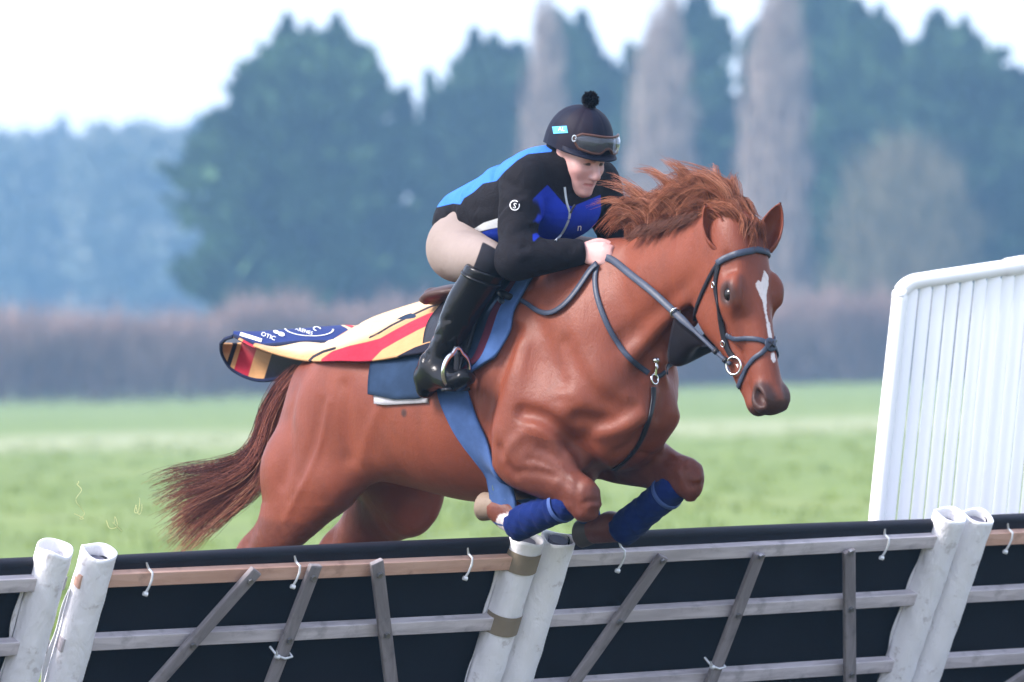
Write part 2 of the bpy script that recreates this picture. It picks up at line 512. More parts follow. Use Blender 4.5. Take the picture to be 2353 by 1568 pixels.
def tree(name, label, cat, rows, Y, n, size, mat, spikes=(), group=None, seed=1, depth=.75, base=None):
    r = np.random.default_rng(seed)
    rows = np.array(rows, float)
    xm = (rows[-1, 1] + rows[-1, 2]) / 2
    foot = at(xm, 860, Y); foot[2] = 0
    e = empty(name, tuple(foot), 0, label, cat, group)
    top = at((rows[0, 1] + rows[0, 2]) / 2, rows[0, 0], Y)
    H_ = top[2]
    paths = [[(0, 0, -.2, H_ * .022), (0, 0, H_ * .3, H_ * .017), (top[0] * .5 - foot[0] * .5, 0, H_ * .65, H_ * .010), (top[0] - foot[0], 0, H_ * .97, .02)]]
    for i in range(26):
        z = H_ * r.uniform(.12, .85); a = r.uniform(0, 2 * math.pi); L_ = (1 - z / H_) * H_ * .30 + .6
        tx = (top[0] - foot[0]) * z / H_ * .6
        paths.append([(tx, 0, z, H_ * .006), (tx + math.cos(a) * L_ * .5, math.sin(a) * L_ * .5, z + L_ * .16, H_ * .004), (tx + math.cos(a) * L_, math.sin(a) * L_, z + L_ * .42, .015)])
    v, q = limb_mesh(paths)
    link('trunk', mesh_np('trunk', v, q), bark, e)
    v, q = crown_mesh(rows, Y, n, r, size, spikes, depth)
    link('crown', mesh_np('crown', v - foot, q, False), mat, e)
    return e
G1 = 'dark evergreens along the far side of the field'
tree('conifer_tree', 'broad dark evergreen standing alone left of the rider', 'tree', [(75, 650, 780), (110, 610, 830), (160, 560, 862), (230, 545, 872), (300, 490, 925), (380, 452, 950), (470, 430, 970), (560, 412, 985), (660, 425, 985), (740, 455, 985), (880, 480, 960)], 335, 7000, .75, ever_m[0],
     [(640, 80, 50, 7), (708, 62, 60, 8), (750, 75, 50, 8), (806, 100, 60, 7), (575, 150, 60, 9), (860, 150, 50, 9), (470, 300, 60, 12), (925, 205, 60, 9)], G1, 11)
for i, (lab, rows, Y, spk, mi) in enumerate((
    ('evergreen with a thin spike on its left, just right of the broad lone one', [(110, 1090, 1150), (160, 1050, 1210), (230, 985, 1235), (300, 960, 1250), (420, 945, 1260), (600, 940, 1265), (880, 950, 1255)], 345, [(990, 170, 90, 7), (1130, 88, 50, 9), (1060, 175, 60, 8)], 1),
    ('evergreen behind the narrow bare poplar above the helmet', [(75, 1285, 1335), (130, 1260, 1375), (200, 1230, 1420), (320, 1215, 1455), (500, 1205, 1470), (880, 1215, 1465)], 350, [(1308, 60, 60, 9), (1370, 120, 70, 9), (1405, 165, 60, 8)], 1),
    ('evergreen with forked ragged top between the two wider poplars', [(30, 1588, 1615), (70, 1570, 1660), (110, 1480, 1672), (150, 1450, 1650), (230, 1425, 1690), (400, 1410, 1715), (600, 1405, 1720), (880, 1410, 1710)], 348, [(1600, 10, 70, 8), (1660, 45, 50, 8), (1452, 105, 70, 8), (1500, 70, 70, 8)], 0),
    ('tallest evergreen, its top cut by the frame, right of the last poplar', [(-40, 1840, 1900), (20, 1810, 1945), (70, 1770, 1975), (130, 1700, 2000), (240, 1690, 2020), (420, 1670, 2040), (880, 1680, 2030)], 352, [(1870, -50, 60, 10), (1940, 5, 60, 9), (1722, 88, 70, 9)], 1),
    ('rounded evergreen above the bare willow', [(45, 1975, 2015), (90, 1930, 2060), (180, 1900, 2110), (300, 1890, 2140), (500, 1880, 2160), (880, 1890, 2150)], 342, [(1990, 30, 50, 9), (2050, 65, 50, 8)], 0),
    ('pointed evergreen sloping away at the right edge', [(65, 2150, 2190), (110, 2110, 2260), (170, 2080, 2340), (260, 2060, 2420), (420, 2050, 2480), (880, 2060, 2480)], 338, [(2170, 48, 60, 9), (2260, 112, 50, 8), (2330, 160, 50, 8), (2215, 80, 50, 8)], 1))):
    tree('conifer_tree', lab, 'tree', rows, Y, 5200, .78, ever_m[mi], spk, G1, 20 + i)
G2 = 'pale far trees of the wood at the left'
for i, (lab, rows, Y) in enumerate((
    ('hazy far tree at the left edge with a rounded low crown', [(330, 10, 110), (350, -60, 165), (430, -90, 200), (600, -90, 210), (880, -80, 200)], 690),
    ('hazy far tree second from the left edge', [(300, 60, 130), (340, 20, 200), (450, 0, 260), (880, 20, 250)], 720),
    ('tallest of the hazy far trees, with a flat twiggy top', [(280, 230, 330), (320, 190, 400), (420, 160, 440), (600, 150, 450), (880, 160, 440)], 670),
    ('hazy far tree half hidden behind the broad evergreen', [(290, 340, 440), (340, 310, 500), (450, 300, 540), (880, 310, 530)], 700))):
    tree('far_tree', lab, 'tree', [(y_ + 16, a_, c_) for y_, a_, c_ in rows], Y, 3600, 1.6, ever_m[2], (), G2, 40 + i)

def bare(name, label, cat, rows, Y, n, width, mat, seed, spread, group=None, L_=(.8, 2.4), trunks=5):
    "a leafless tree: stems and a mass of fine twigs inside an outline in pixels"
    r = np.random.default_rng(seed)
    rows = np.array(rows, float); k = Y / FPX
    xm = (rows[-1, 1] + rows[-1, 2]) / 2
    foot = at(xm, 860, Y); foot[2] = 0
    e = empty(name, tuple(foot), 0, label, cat, group)
    top = at((rows[0, 1] + rows[0, 2]) / 2, rows[0, 0], Y)[2]
    paths = []
    for i in range(trunks):
        a = r.uniform(0, 2 * math.pi); h = top * r.uniform(.75, .98)
        w = (rows[:, 2] - rows[:, 1]).max() * .5 * k * r.uniform(.2, .8)
        paths.append([(0, 0, -.2, .16), (math.cos(a) * w * .4, math.sin(a) * w * .4, h * .4, .10), (math.cos(a) * w, math.sin(a) * w, h * .75, .06), (math.cos(a) * w * .8, math.sin(a) * w * .8, h, .02)])
    v, q = limb_mesh(paths, 5)
    link('trunk', mesh_np('trunk', v, q), mat, e)
    ys = r.uniform(rows[0, 0], rows[-1, 0], n)
    hw = np.interp(ys, rows[:, 0], (rows[:, 2] - rows[:, 1]) / 2); mid = np.interp(ys, rows[:, 0], (rows[:, 2] + rows[:, 1]) / 2)
    az = r.uniform(0, 2 * math.pi, n); rad = np.sqrt(r.random(n)) * (1 + .15 * np.sin(ys * .05 + az * 2))
    P0 = CAM + (cam_fwd * FPX + cam_right * (mid + hw * rad * np.cos(az) - IW / 2)[:, None] - cam_up * (ys - IH / 2)[:, None]) / FPX * Y
    P0[:, 1] += hw * rad * np.sin(az) * k * .8
    v, q = blades(n, P0[:, 0], P0[:, 1], P0[:, 2], r.uniform(*L_, n), width * r.uniform(.5, 1.4, n), spread, r)
    link('crown', mesh_np('crown', v - foot, q, False), mat, e)
    return e
twig_grey = two_tone('twig_grey', (.27, .210, .180), (.40, .32, .27), scale=1.2)
twig_red = two_tone('twig_russet', (.24, .155, .125), (.36, .245, .20), scale=.16)
twig_pale = two_tone('twig_olive', (.13, .12, .075), (.22, .19, .12), scale=.5)
G3 = 'bare columnar poplars'
bare('poplar_tree', 'narrowest bare poplar, rising behind the helmet', 'tree', [(50, 1238, 1268), (90, 1222, 1290), (200, 1215, 1300), (330, 1200, 1300), (500, 1180, 1305), (880, 1190, 1300)], 330, 3200, .060, twig_grey, 3, .16, G3)
bare('poplar_tree', 'bare poplar with a forked top behind the mane', 'tree', [(40, 1535, 1560), (90, 1480, 1570), (150, 1470, 1580), (260, 1450, 1600), (400, 1440, 1605), (600, 1430, 1610), (880, 1440, 1600)], 328, 4700, .060, twig_grey, 4, .16, G3)
bare('poplar_tree', 'tall bare poplar rising behind the horse\'s ears', 'tree', [(5, 1785, 1815), (60, 1745, 1840), (150, 1720, 1855), (300, 1705, 1860), (430, 1690, 1860), (600, 1680, 1870), (880, 1690, 1860)], 326, 5400, .060, twig_grey, 5, .16, G3)
bare('willow_tree', 'low bare willow with a pale round head at the right', 'tree', [(360, 2040, 2120), (400, 1960, 2190), (470, 1925, 2240), (560, 1905, 2270), (660, 1890, 2290), (880, 1900, 2280)], 320, 5200, .055, twig_pale, 6, .55)
# the hedge runs across the far side of the field, farther off at the right
def hedge(name, label, xs, seed):
    r = np.random.default_rng(seed)
    n = int(15000 * (xs[1] - xs[0]) / 880)
    px = r.uniform(xs[0], xs[1], n)
    Y = 284 + 26 * np.clip(px / IW, -.3, 1.4) + r.uniform(0, 3.0, n)
    htop = np.interp(px, [-200, 150, 330, 480, 560, 700, 760, 880, 960, 1080, 1500, 1750, 1900, 2050, 2600], [735, 738, 745, 742, 705, 700, 738, 712, 705, 715, 720, 705, 690, 700, 690])
    top = CAM[2] + (830 - (px - IW / 2) * .0227 - htop) / FPX * Y + .12 * np.sin(px * .05) + r.normal(0, .40, n)
    z = r.random(n) ** .8 * np.maximum(top - .5, .5)
    X = (px - IW / 2) / FPX * Y
    foot = np.array([X.mean(), Y.mean(), 0])
    e = empty(name, tuple(foot), 0, label, 'hedge', 'sections of the bare field hedge')
    v, q = blades(n, X, Y, z, r.uniform(.6, 1.5, n), r.uniform(.035, .10, n), .45, r)
    link('twigs', mesh_np('twigs', v - foot, q, False), twig_red, e)
    paths = []
    for i in range(40):
        j = r.integers(0, n)
        paths.append([(X[j] - foot[0], Y[j] - foot[1], -.1, .05), (X[j] - foot[0] + r.normal(0, .3), Y[j] - foot[1], 1.2, .04), (X[j] - foot[0] + r.normal(0, .6), Y[j] - foot[1], 2.6, .015)])
    v, q = limb_mesh(paths, 4)
    link('stems', mesh_np('stems', v, q), bark, e, kind='stuff')
hedge('hedge', 'brown leafless hedge along the far left side of the field', (-1900, 700), 1)
hedge('hedge', 'brown leafless hedge seen behind the horse and rider', (690, 1560), 2)
hedge('hedge', 'brown leafless hedge at the far right behind the white wing', (1550, 4200), 3)

# the far wood goes on along the horizon to both sides
wv, wq, wo_ = [], [], 0
for k_, (x0, x1) in enumerate(((-3600, -2700), (-2800, -1900), (-2000, -1150), (-1250, -500), (-650, -60), (2420, 3150), (3050, 3900), (3800, 4700), (4600, 5600))):
    r2 = np.random.default_rng(70 + k_); tp = r2.uniform(250, 360)
    v, q = crown_mesh([(tp, (x0 + x1) / 2 - 90, (x0 + x1) / 2 + 90), (tp + 60, x0 + 120, x1 - 120), (tp + 160, x0, x1), (880, x0, x1)], 815, 2600, r2, 2.2, ())
    wv.append(v); wq.append(q + wo_); wo_ += len(v)
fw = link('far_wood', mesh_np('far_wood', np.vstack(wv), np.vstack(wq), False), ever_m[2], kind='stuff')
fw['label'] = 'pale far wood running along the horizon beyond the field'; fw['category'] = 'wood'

# the damp air of the place
hz = bpy.data.meshes.new('haze')
bm = bmesh.new(); bmesh.ops.create_cube(bm, size=1.0); bm.to_mesh(hz); bm.free()
hm = bpy.data.materials.new('haze_air'); hm.use_nodes = True; hm.node_tree.nodes.clear()
ho_ = hm.node_tree.nodes.new('ShaderNodeOutputMaterial'); hv = hm.node_tree.nodes.new('ShaderNodeVolumePrincipled')
hv.inputs['Color'].default_value = (.35, .66, 1.0, 1); hv.inputs['Density'].default_value = .00074; hv.inputs['Anisotropy'].default_value = .0
hm.node_tree.links.new(hv.outputs[0], ho_.inputs['Volume'])
hazeo = link('haze', hz, hm, kind='stuff')
hazeo['label'] = 'pale blue winter haze over the field and trees'; hazeo['category'] = 'haze'
hazeo.scale = (1300, 1010, 42); hazeo.location = (0, 435, 19.9)
# ------------------------------------------------------------------ the flight of hurdles
PHI, LEAN = R(36), R(29)
hu = np.array([math.cos(PHI), math.sin(PHI), 0.0])                 # along the flight, to the right and away
hn0 = np.array([math.sin(PHI), -math.cos(PHI), 0.0])               # landing side, towards the viewer
hw = math.cos(LEAN) * np.array([0, 0, 1.0]) + math.sin(LEAN) * hn0 # up the leaning panel
hn = math.cos(LEAN) * hn0 - math.sin(LEAN) * np.array([0, 0, 1.0]) # out of the panel towards the viewer
MT = at(1240, 1243, 20.32)                                          # top of the panels at the middle joint
HT = MT[2] / math.cos(LEAN)                                         # panel length up the slope
HB = MT - hw * HT                                                   # foot of the middle joint, on the ground
MOD = 1.88
def S(x, y, d=0.0):
    "pixel to place on the panel plane: along the flight, up the slope"
    rr = ray(x, y); o = HB + hn * d
    t = ((o - CAM) @ hn) / (rr @ hn)
    p = CAM + rr * t - o
    return p @ hu, p @ hw
def box_bm(size, loc=(0, 0, 0), bevel=.004):
    bm = bmesh.new(); bmesh.ops.create_cube(bm, size=1.0)
    bmesh.ops.scale(bm, vec=size, verts=bm.verts)
    if bevel: bmesh.ops.bevel(bm, geom=bm.edges[:], offset=bevel, segments=2, affect='EDGES', profile=.6)
    bmesh.ops.translate(bm, vec=loc, verts=bm.verts)
    return bm
def bm_mesh(bm, name, smooth=False):
    me = bpy.data.meshes.new(name); bm.to_mesh(me); bm.free()
    if smooth:
        me.polygons.foreach_set('use_smooth', np.ones(len(me.polygons), bool))
    return me
def wood(name, a, c_, rough=.75):
    m, nt, b = material(name)
    n1 = noise(nt, 3.0, 5, .6, stretch=(1.2, 9, 9), dist=.6); n2 = noise(nt, 14, 4, .6)
    cc = mix(nt, smooth_step(nt, n1, .3, .7), a, c_)
    cc = mix(nt, calc(nt, 'MULTIPLY', smooth_step(nt, n2, .52, .75), .55), cc, tuple(np.array(a) * .55))
    nt.links.new(cc, b.inputs['Base Color']); b.inputs['Roughness'].default_value = rough; b.inputs['Specular IOR Level'].default_value = .15
    bump(nt, b, n1, .35, .003)
    return m
wood_new = wood('fresh_wood', (.55, .32, .235), (.70, .45, .35))
wood_old = wood('weathered_wood', (.42, .38, .395), (.66, .605, .625))
wood_dark = wood('dark_wood', (.19, .170, .175), (.31, .28, .285))
panel_m = simple('black_board', (.006, .007, .011), .8, var=.4, scale=3, bumps=.15, bscale=60)
pad_m = simple('black_pad', (.010, .011, .018), .6, var=.3, scale=8, bumps=.2, bscale=120)
steel = simple('bolt_steel', (.35, .35, .36), .4, .9)
tie_m = simple('white_tie', (.72, .74, .76), .5)
sl_m, nt, b = material('white_sleeve')
n1 = noise(nt, 5, 5, .6, stretch=(1, 1, .35)); n2 = noise(nt, 22, 4, .65)
cc = mix(nt, smooth_step(nt, n1, .40, .72), (.90, .885, .91), (.80, .79, .83))
cc = mix(nt, calc(nt, 'MULTIPLY', smooth_step(nt, n2, .57, .72), .50), cc, (.42, .37, .36))
nt.links.new(cc, b.inputs['Base Color']); b.inputs['Roughness'].default_value = .5; b.inputs['Specular IOR Level'].default_value = .3
bump(nt, b, calc(nt, 'ADD', noise(nt, 11, 5, .6, stretch=(1, 1, .6), dist=1.6), calc(nt, 'MULTIPLY', noise(nt, 45, 3, .5, stretch=(1, 1, .4), dist=1.0), .35)), .42, .018)
tape_m = simple('brown_patch', (.26, .21, .15), .7, var=.3, scale=12, bumps=.2)
inside_m = simple('post_end', (.10, .10, .13), .8)
# hurdle frame: x along, y away from the viewer, z up the slope
MW = Matrix(((hu[0], -hn[0], hw[0], 0), (hu[1], -hn[1], hw[1], 0), (hu[2], -hn[2], hw[2], 0), (0, 0, 0, 1)))
def bar(p0, p1, w, t, d, name, mat, parent, bevel=.004):
    "flat bar between two places on the panel, lying d in front of it"
    p0, p1 = np.array(p0), np.array(p1); v = p1 - p0; L_ = np.linalg.norm(v)
    me = bm_mesh(box_bm((L_, t, w), bevel=bevel), name)
    o = link(name, me, mat, parent)
    m_ = (p0 + p1) / 2
    o.location = (m_[0], -d, m_[1]); o.rotation_euler = (0, -math.atan2(v[1], v[0]), 0)
    return o
bolt_bm = bmesh.new(); bmesh.ops.create_cone(bolt_bm, cap_ends=True, segments=6, radius1=.011, radius2=.010, depth=.012); bolt_me = bm_mesh(bolt_bm, 'bolt')
def bolt(p, d, parent):
    o = link('bolt', bolt_me, None, parent); o.location = (p[0], -d, p[1]); o.rotation_euler = (math.pi / 2, 0, 0)
    if not bolt_me.materials: bolt_me.materials.append(steel)
def tie(p, parent, lay=0, seed=0):
    "a cable tie round a rail: band, head and loose tail"
    r = random.Random(seed)
    h = .034
    if lay == 0: path = [(0, -.026, h + .004), (0, -.054, h + .003), (.002, -.058, h * .4), (-.002, -.058, -h * .5), (-.006, -.054, -h - .006)]
    else: path = [(-h, -.030, .012), (-h * .9, -.078, .004), (0, -.084, -.004), (h * .9, -.078, -.002), (h, -.030, .0)]
    v, q = limb_mesh([[(*c, .0042) for c in path]], 6)
    a = np.array(path[-1 if lay == 0 else 1])
    v2, q2 = limb_mesh([[(*(a + np.array([-.008, 0, 0])), .0075), (*(a + np.array([.006, -.004, -.002])), .0085)], [(*(np.array(path[0 if lay == 0 else 1])), .0045), (*(np.array(path[0 if lay == 0 else 1]) + np.array([-.016 - .01 * r.random(), -.012, .028])), .003)]], 6)
    o = link('cable_tie', mesh_np('cable_tie', np.vstack([v, v2]), np.vstack([q, q2 + len(v)])), tie_m, parent)
    o.location = (p[0], 0, p[1])
def sleeve(x, parent, seed, top=.055, rad=.062, cuts=()):
    "crumpled white sleeve over a post, open at the top"
    r = np.random.default_rng(seed)
    nz, na = 90, 28
    z = np.linspace(.02, HT + top, nz); a = np.linspace(0, 2 * math.pi, na, endpoint=False)
    Z, A = np.meshgrid(z, a, indexing='ij')
    ph = r.uniform(0, 6, 8)
    rr = rad * (1 + .014 * np.sin(Z * 31 + A * 2 + ph[0]) + .012 * np.sin(Z * 17 - A * 3 + ph[1]) + .010 * np.sin(Z * 63 + A * 5 + ph[2]) + .02 * np.sin(A * 2 + Z * 3 + ph[3]))
    tz = Z + (Z > HT + top - .03) * (.005 * np.sin(A * 2 + ph[4]) + .004 * np.sin(A * 3 + ph[5]))
    co = np.stack([x + rr * np.cos(A), -.012 + rr * .92 * np.sin(A), tz], -1)
    inner = co[::-1].copy(); cx = np.array([x, -.012, 0])
    inner[..., :2] = cx[:2] + (inner[..., :2] - cx[:2]) * .90
    co = np.concatenate([co, inner[:12]]).reshape(-1, 3); n = nz + 12
    i, j = np.meshgrid(np.arange(n - 1), np.arange(na), indexing='ij')
    a0 = (i * na + j).ravel(); a1 = (i * na + (j + 1) % na).ravel()
    q = np.stack([a0, a1, a1 + na, a0 + na], 1)
    s_ = link('post_sleeve', mesh_np('post_sleeve', co, q), sl_m, parent)
    # flap where the sleeve is joined
    fz = np.linspace(.05, HT - .10, 40)
    fl = np.stack([x - rad * .98 + 0 * fz, -.012 + .018 + 0 * fz, fz], 1)
    fo = np.stack([x - rad * (1.28 + .12 * np.sin(fz * 11 + ph[6]) + .08 * np.sin(fz * 29 + ph[7])), -.010 + .01 * np.sin(fz * 9), fz], 1)
    fv = np.vstack([fl, fo, fl + [0, .004, 0], fo + [0, .004, 0]]); k = np.arange(39)
    fq = np.vstack([np.stack([k, k + 1, k + 41, k + 40], 1), np.stack([k + 80, k + 120, k + 121, k + 81], 1), np.stack([k + 40, k + 41, k + 121, k + 120], 1)])
    link('sleeve_flap', mesh_np('sleeve_flap', fv, fq), sl_m, s_)
    # the wooden post inside
    bm = bmesh.new(); bmesh.ops.create_cone(bm, cap_ends=True, segments=16, radius1=.034, radius2=.034, depth=HT + .02)
    bmesh.ops.translate(bm, vec=(x, -.012, HT / 2), verts=bm.verts)
    link('post', bm_mesh(bm, 'post'), inside_m, parent)
    for (zc, h, a0_, a1_) in cuts:                                # worn brown patches where the rails come through
        aa = np.linspace(a0_, a1_, 12); zz = np.array([zc - h / 2, zc + h / 2])
        ins = np.stack([np.stack([x + rad * 1.06 * np.cos(aa), -.012 + rad * 1.0 * np.sin(aa), np.full(12, q_)], 1) for q_ in zz])
        co = ins.reshape(-1, 3); k = np.arange(11)
        link('patch', mesh_np('patch', co, np.stack([k, k + 1, k + 13, k + 12], 1)), tape_m, s_)
    return s_
SL = .098                                          # how far a post stands from the joint
def rail_h(y_list, x):
    return [S(x, y)[1] for y in y_list]
R1, R2, R3 = S(1000, 1303, .04)[1], S(1000, 1441, .04)[1], S(1600, 1562, .04)[1]
def hurdle(i0, label, braces, ties, rail_mat, jitter, cuts=((), ()), tops=(.05, .05), wide=(0, 0)):
    e = empty('hurdle', (0, 0, 0), 0, label, 'hurdle', 'flight of leaning hurdles')
    o = HB + hu * (i0 * MOD)
    e.matrix_world = Matrix.Translation(Vector(o)) @ MW
    x0, x1 = .065, MOD - .065
    # board with its padded top edge
    me = bm_mesh(box_bm((x1 - x0, .016, HT - .10), ((x0 + x1) / 2, .02, (HT - .10) / 2 + .03), .003), 'panel')
    link('panel', me, panel_m, e)
    n = 40
    xs = np.linspace(x0 + .05, x1 - .045, n)
    sag = .004 * np.sin(xs * 2.1 + i0)
    prof = [(-.020, -.085), (-.024, -.012), (-.021, .003), (-.013, .009), (.008, .009), (.015, .003), (.018, -.085)]
    co = np.array([[(x, c[0] + .012, HT + c[1] + s_) for c in prof] for x, s_ in zip(xs, sag)]).reshape(-1, 3)
    k_ = len(prof); ii, jj = np.meshgrid(np.arange(n - 1), np.arange(k_ - 1), indexing='ij')
    a0 = (ii * k_ + jj).ravel()
    q = np.stack([a0, a0 + 1, a0 + k_ + 1, a0 + k_], 1)
    link('top_pad', mesh_np('top_pad', co, q), pad_m, e)
    for z, m_ in ((R1, rail_mat), (R2, wood_old), (R3, wood_old), (R3 - (R2 - R3) , wood_old)):
        if z < .05: continue
        bar((x0 - .04, z + jitter * .01), (x1 + .04, z - jitter * .01), .050, .036, .021, 'rail', m_, e, .003)
    for (a, c_) in braces:
        pa, pb = np.array(S(*a, .06)), np.array(S(*c_, .06))
        pa[0] -= i0 * MOD; pb[0] -= i0 * MOD
        v = (pb - pa) / (pb - pa)[1]
        pe = pa + v * (.04 - pa[1])
        br = bar(pa - (pe - pa) / np.linalg.norm(pe - pa) * .03, pe, .048, .020, .062, 'brace', wood_dark, e, .006)
        for z in (R1, R2, R3):
            bolt(pa + v * (z - pa[1]), .076, e)
    for k_, (x, y, lay) in enumerate(ties):
        p = np.array(S(x, y, .06)); p[0] -= i0 * MOD
        tie(p if lay else (p[0], R1), e, lay, k_ + int(i0 * 10))
    sleeve(SL - .030 + wide[0], e, int(10 + i0 * 3), tops[0], cuts=cuts[0])
    sleeve(MOD - SL + .030 - wide[1], e, int(11 + i0 * 3), tops[1], cuts=cuts[1])
    return e
pt = lambda z: (z, .075, math.pi * .95, math.pi * 1.75)
hurdle(-1, 'leaning hurdle with fresh pinkish top rail, left of the horse\'s front legs', [((575, 1325), (360, 1568)), ((718, 1315), (622, 1568)), ((866, 1305), (898, 1568))],
       [(348, 1335, 0), (688, 1315, 0), (1084, 1297, 0), (648, 1503, 1)], wood_new, .4, ((), (pt(R1 + .005), pt(R2))), (.045, .022), (.018, 0))
hurdle(0, 'leaning hurdle with grey weathered rails under the horse\'s forelegs', [((1512, 1293), (1318, 1568)), ((1738, 1288), (1632, 1568)), ((1950, 1280), (1952, 1568))],
       [(1430, 1294, 0), (2033, 1276, 0), (1645, 1527, 1)], wood_old, -.3, tops=(.015, .042))
hurdle(1, 'leaning hurdle cut off by the right edge of the picture', [((2520, 1440), (2330, 1568)), ((2700, 1270), (2620, 1568)), ((2900, 1262), (2905, 1568))], [(2315, 1268, 0)], wood_new, .2, tops=(.030, .05))
hurdle(-2, 'leaning hurdle cut off by the left edge, only its end and post showing', [((-480, 1350), (-700, 1568)), ((-330, 1345), (-430, 1568)), ((-180, 1335), (-150, 1568))], [], wood_old, -.2, tops=(.05, .065), wide=(0, .018))

# unseen brown ground strip added along the flight to cut green bounce light
brown_strip_m, nt, b = material('added_brown_ground')
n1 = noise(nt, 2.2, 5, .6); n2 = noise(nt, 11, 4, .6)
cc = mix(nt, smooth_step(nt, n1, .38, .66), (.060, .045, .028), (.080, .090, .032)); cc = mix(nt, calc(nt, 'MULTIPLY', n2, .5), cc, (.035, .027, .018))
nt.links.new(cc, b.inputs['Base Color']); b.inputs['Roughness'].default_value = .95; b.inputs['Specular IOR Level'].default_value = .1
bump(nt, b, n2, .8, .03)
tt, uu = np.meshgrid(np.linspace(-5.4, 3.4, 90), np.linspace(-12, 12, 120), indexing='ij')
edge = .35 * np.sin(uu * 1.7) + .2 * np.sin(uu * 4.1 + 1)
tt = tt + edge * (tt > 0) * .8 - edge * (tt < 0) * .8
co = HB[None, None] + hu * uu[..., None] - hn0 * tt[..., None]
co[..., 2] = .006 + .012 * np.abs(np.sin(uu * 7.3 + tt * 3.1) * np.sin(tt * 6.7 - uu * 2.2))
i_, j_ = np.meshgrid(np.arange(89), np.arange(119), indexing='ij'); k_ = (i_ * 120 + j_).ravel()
link('added_brown_strip', mesh_np('added_brown_strip', co.reshape(-1, 3), np.stack([k_, k_ + 1, k_ + 121, k_ + 120], 1)), brown_strip_m, kind='structure')

# ------------------------------------------------------------------ the white wing beside the hurdles
white_m = simple('white_plastic', (.93, .93, .93), .45, var=.015, scale=6)
wing = empty('wing_panel', tuple(at(2200, 1400, 22.6) * [1, 1, 0]), 0, 'white slatted wing panel with rounded corner at the right edge', 'fence panel')
wo = np.array(wing.location)
def wat(x, y): return at(x, y, 22.6 + (x - 1990) * .0007) - wo
def tube_obj(name, pts, rad, mat, parent, sides=12, flat=None):
    p = spline(np.array([[*a, rad] for a in pts]), 6) if len(pts) > 2 else np.array([[*a, rad] for a in pts])
    v, q = limb_mesh([p], sides)
    return link(name, mesh_np(name, v, q), mat, parent)
lx = lambda y: 2052 - (y - 690) * .1015                  # the leaning end of the wing
ty_ = lambda x: 634 - (x - 2080) * .145                  # its rising top
p0 = wat(lx(1600), 1600); p0[2] = 0
tube_obj('end_post', [p0, wat(lx(1200) + 13, 1200), wat(lx(720) + 15, 720), wat(2067, 684), wat(2076, 662), wat(2096, 649), wat(2122, 644), wat(2140, ty_(2140) + 16)], .030, white_m, wing)
tube_obj('top_rail', [wat(2138, ty_(2138) + 16), wat(2360, ty_(2360) + 15), wat(2760, ty_(2760) + 14)], .031, white_m, wing)
tube_obj('rail_sleeve', [wat(2310, ty_(2310) + 15), wat(2350, ty_(2350) + 14), wat(2420, ty_(2420) + 14)], .036, white_m, wing)
r_ = random.Random(4)
for i in range(21):
    xt = 2096 + 31.5 * i; xb = xt - 55.5 - i * .1
    wid = .0241 if i not in (6, 8) else .0258
    a = wat(xt, ty_(xt) + 32); c_ = wat(xb, 1215); d_ = (c_ - a) / (c_ - a)[2]
    c_ = a + d_ * (.05 - a[2])
    v, q = [], []
    half = wid + r_.uniform(-.0012, .0012)
    prof = [(-half, .001), (-half, -.005), (-half * .96, -.006), (half * .96, -.006), (half, -.005), (half, .001)]
    ring = lambda c, z: [(c[0] + x, c[1] + y, c[2] + z) for x, y in prof]
    v = ring(c_, 0) + ring(a, -.012) + [(a[0] + x * .75, a[1] + y * .75, a[2] + .004) for x, y in prof] + [(a[0] + x * .3, a[1] + y * .5, a[2] + .012) for x, y in prof]
    q = [(k * 6 + j, k * 6 + (j + 1) % 6, (k + 1) * 6 + (j + 1) % 6, (k + 1) * 6 + j) for k in range(3) for j in range(6)]
    link('slat', mesh_np('slat', v, q, False), white_m, wing)
# ------------------------------------------------------------------ the horse: one continuous sculpted body
HY, HP = R(8), R(77.5)                             # the head turned a little towards the viewer, nose down
h_f = np.array([math.cos(HY), -math.sin(HY), 0.0])
h_l = np.array([math.sin(HY), math.cos(HY), 0.0])
h_d = math.cos(HP) * h_f + math.sin(HP) * np.array([0, 0, -1.0])
h_n = math.sin(HP) * h_f + math.cos(HP) * np.array([0, 0, 1.0])
POLL = P(1722, 496, -0.05)
def H(s, n, l):
    "head frame: s down the face from the poll, n out of the face, l to the left"
    return POLL + h_d * s + h_n * n + h_l * l
def row(p, a, b=None):
    return [*p, a, a if b is None else b]

# joints, near side first (l < 0 is the side towards the viewer)
J = {}
J['n'] = dict(elbow=P(1170, 1035, -.240), knee=P(1347, 1138, -.195), fet=P(1195, 1202, -.185), cor=P(1142, 1164, -.185), toe=P(1106, 1158, -.185),
              stifle=P(772, 1110, -.20), hock=P(562, 1312, -.17), hfet=P(470, 1490, -.16))
J['f'] = dict(elbow=P(1390, 1030, .19), knee=P(1585, 1090, .175), fet=P(1437, 1212, .17), cor=P(1366, 1219, .17), toe=P(1334, 1222, .17),
              stifle=P(955, 1135, .19), hock=P(750, 1300, .17), hfet=P(650, 1480, .16))

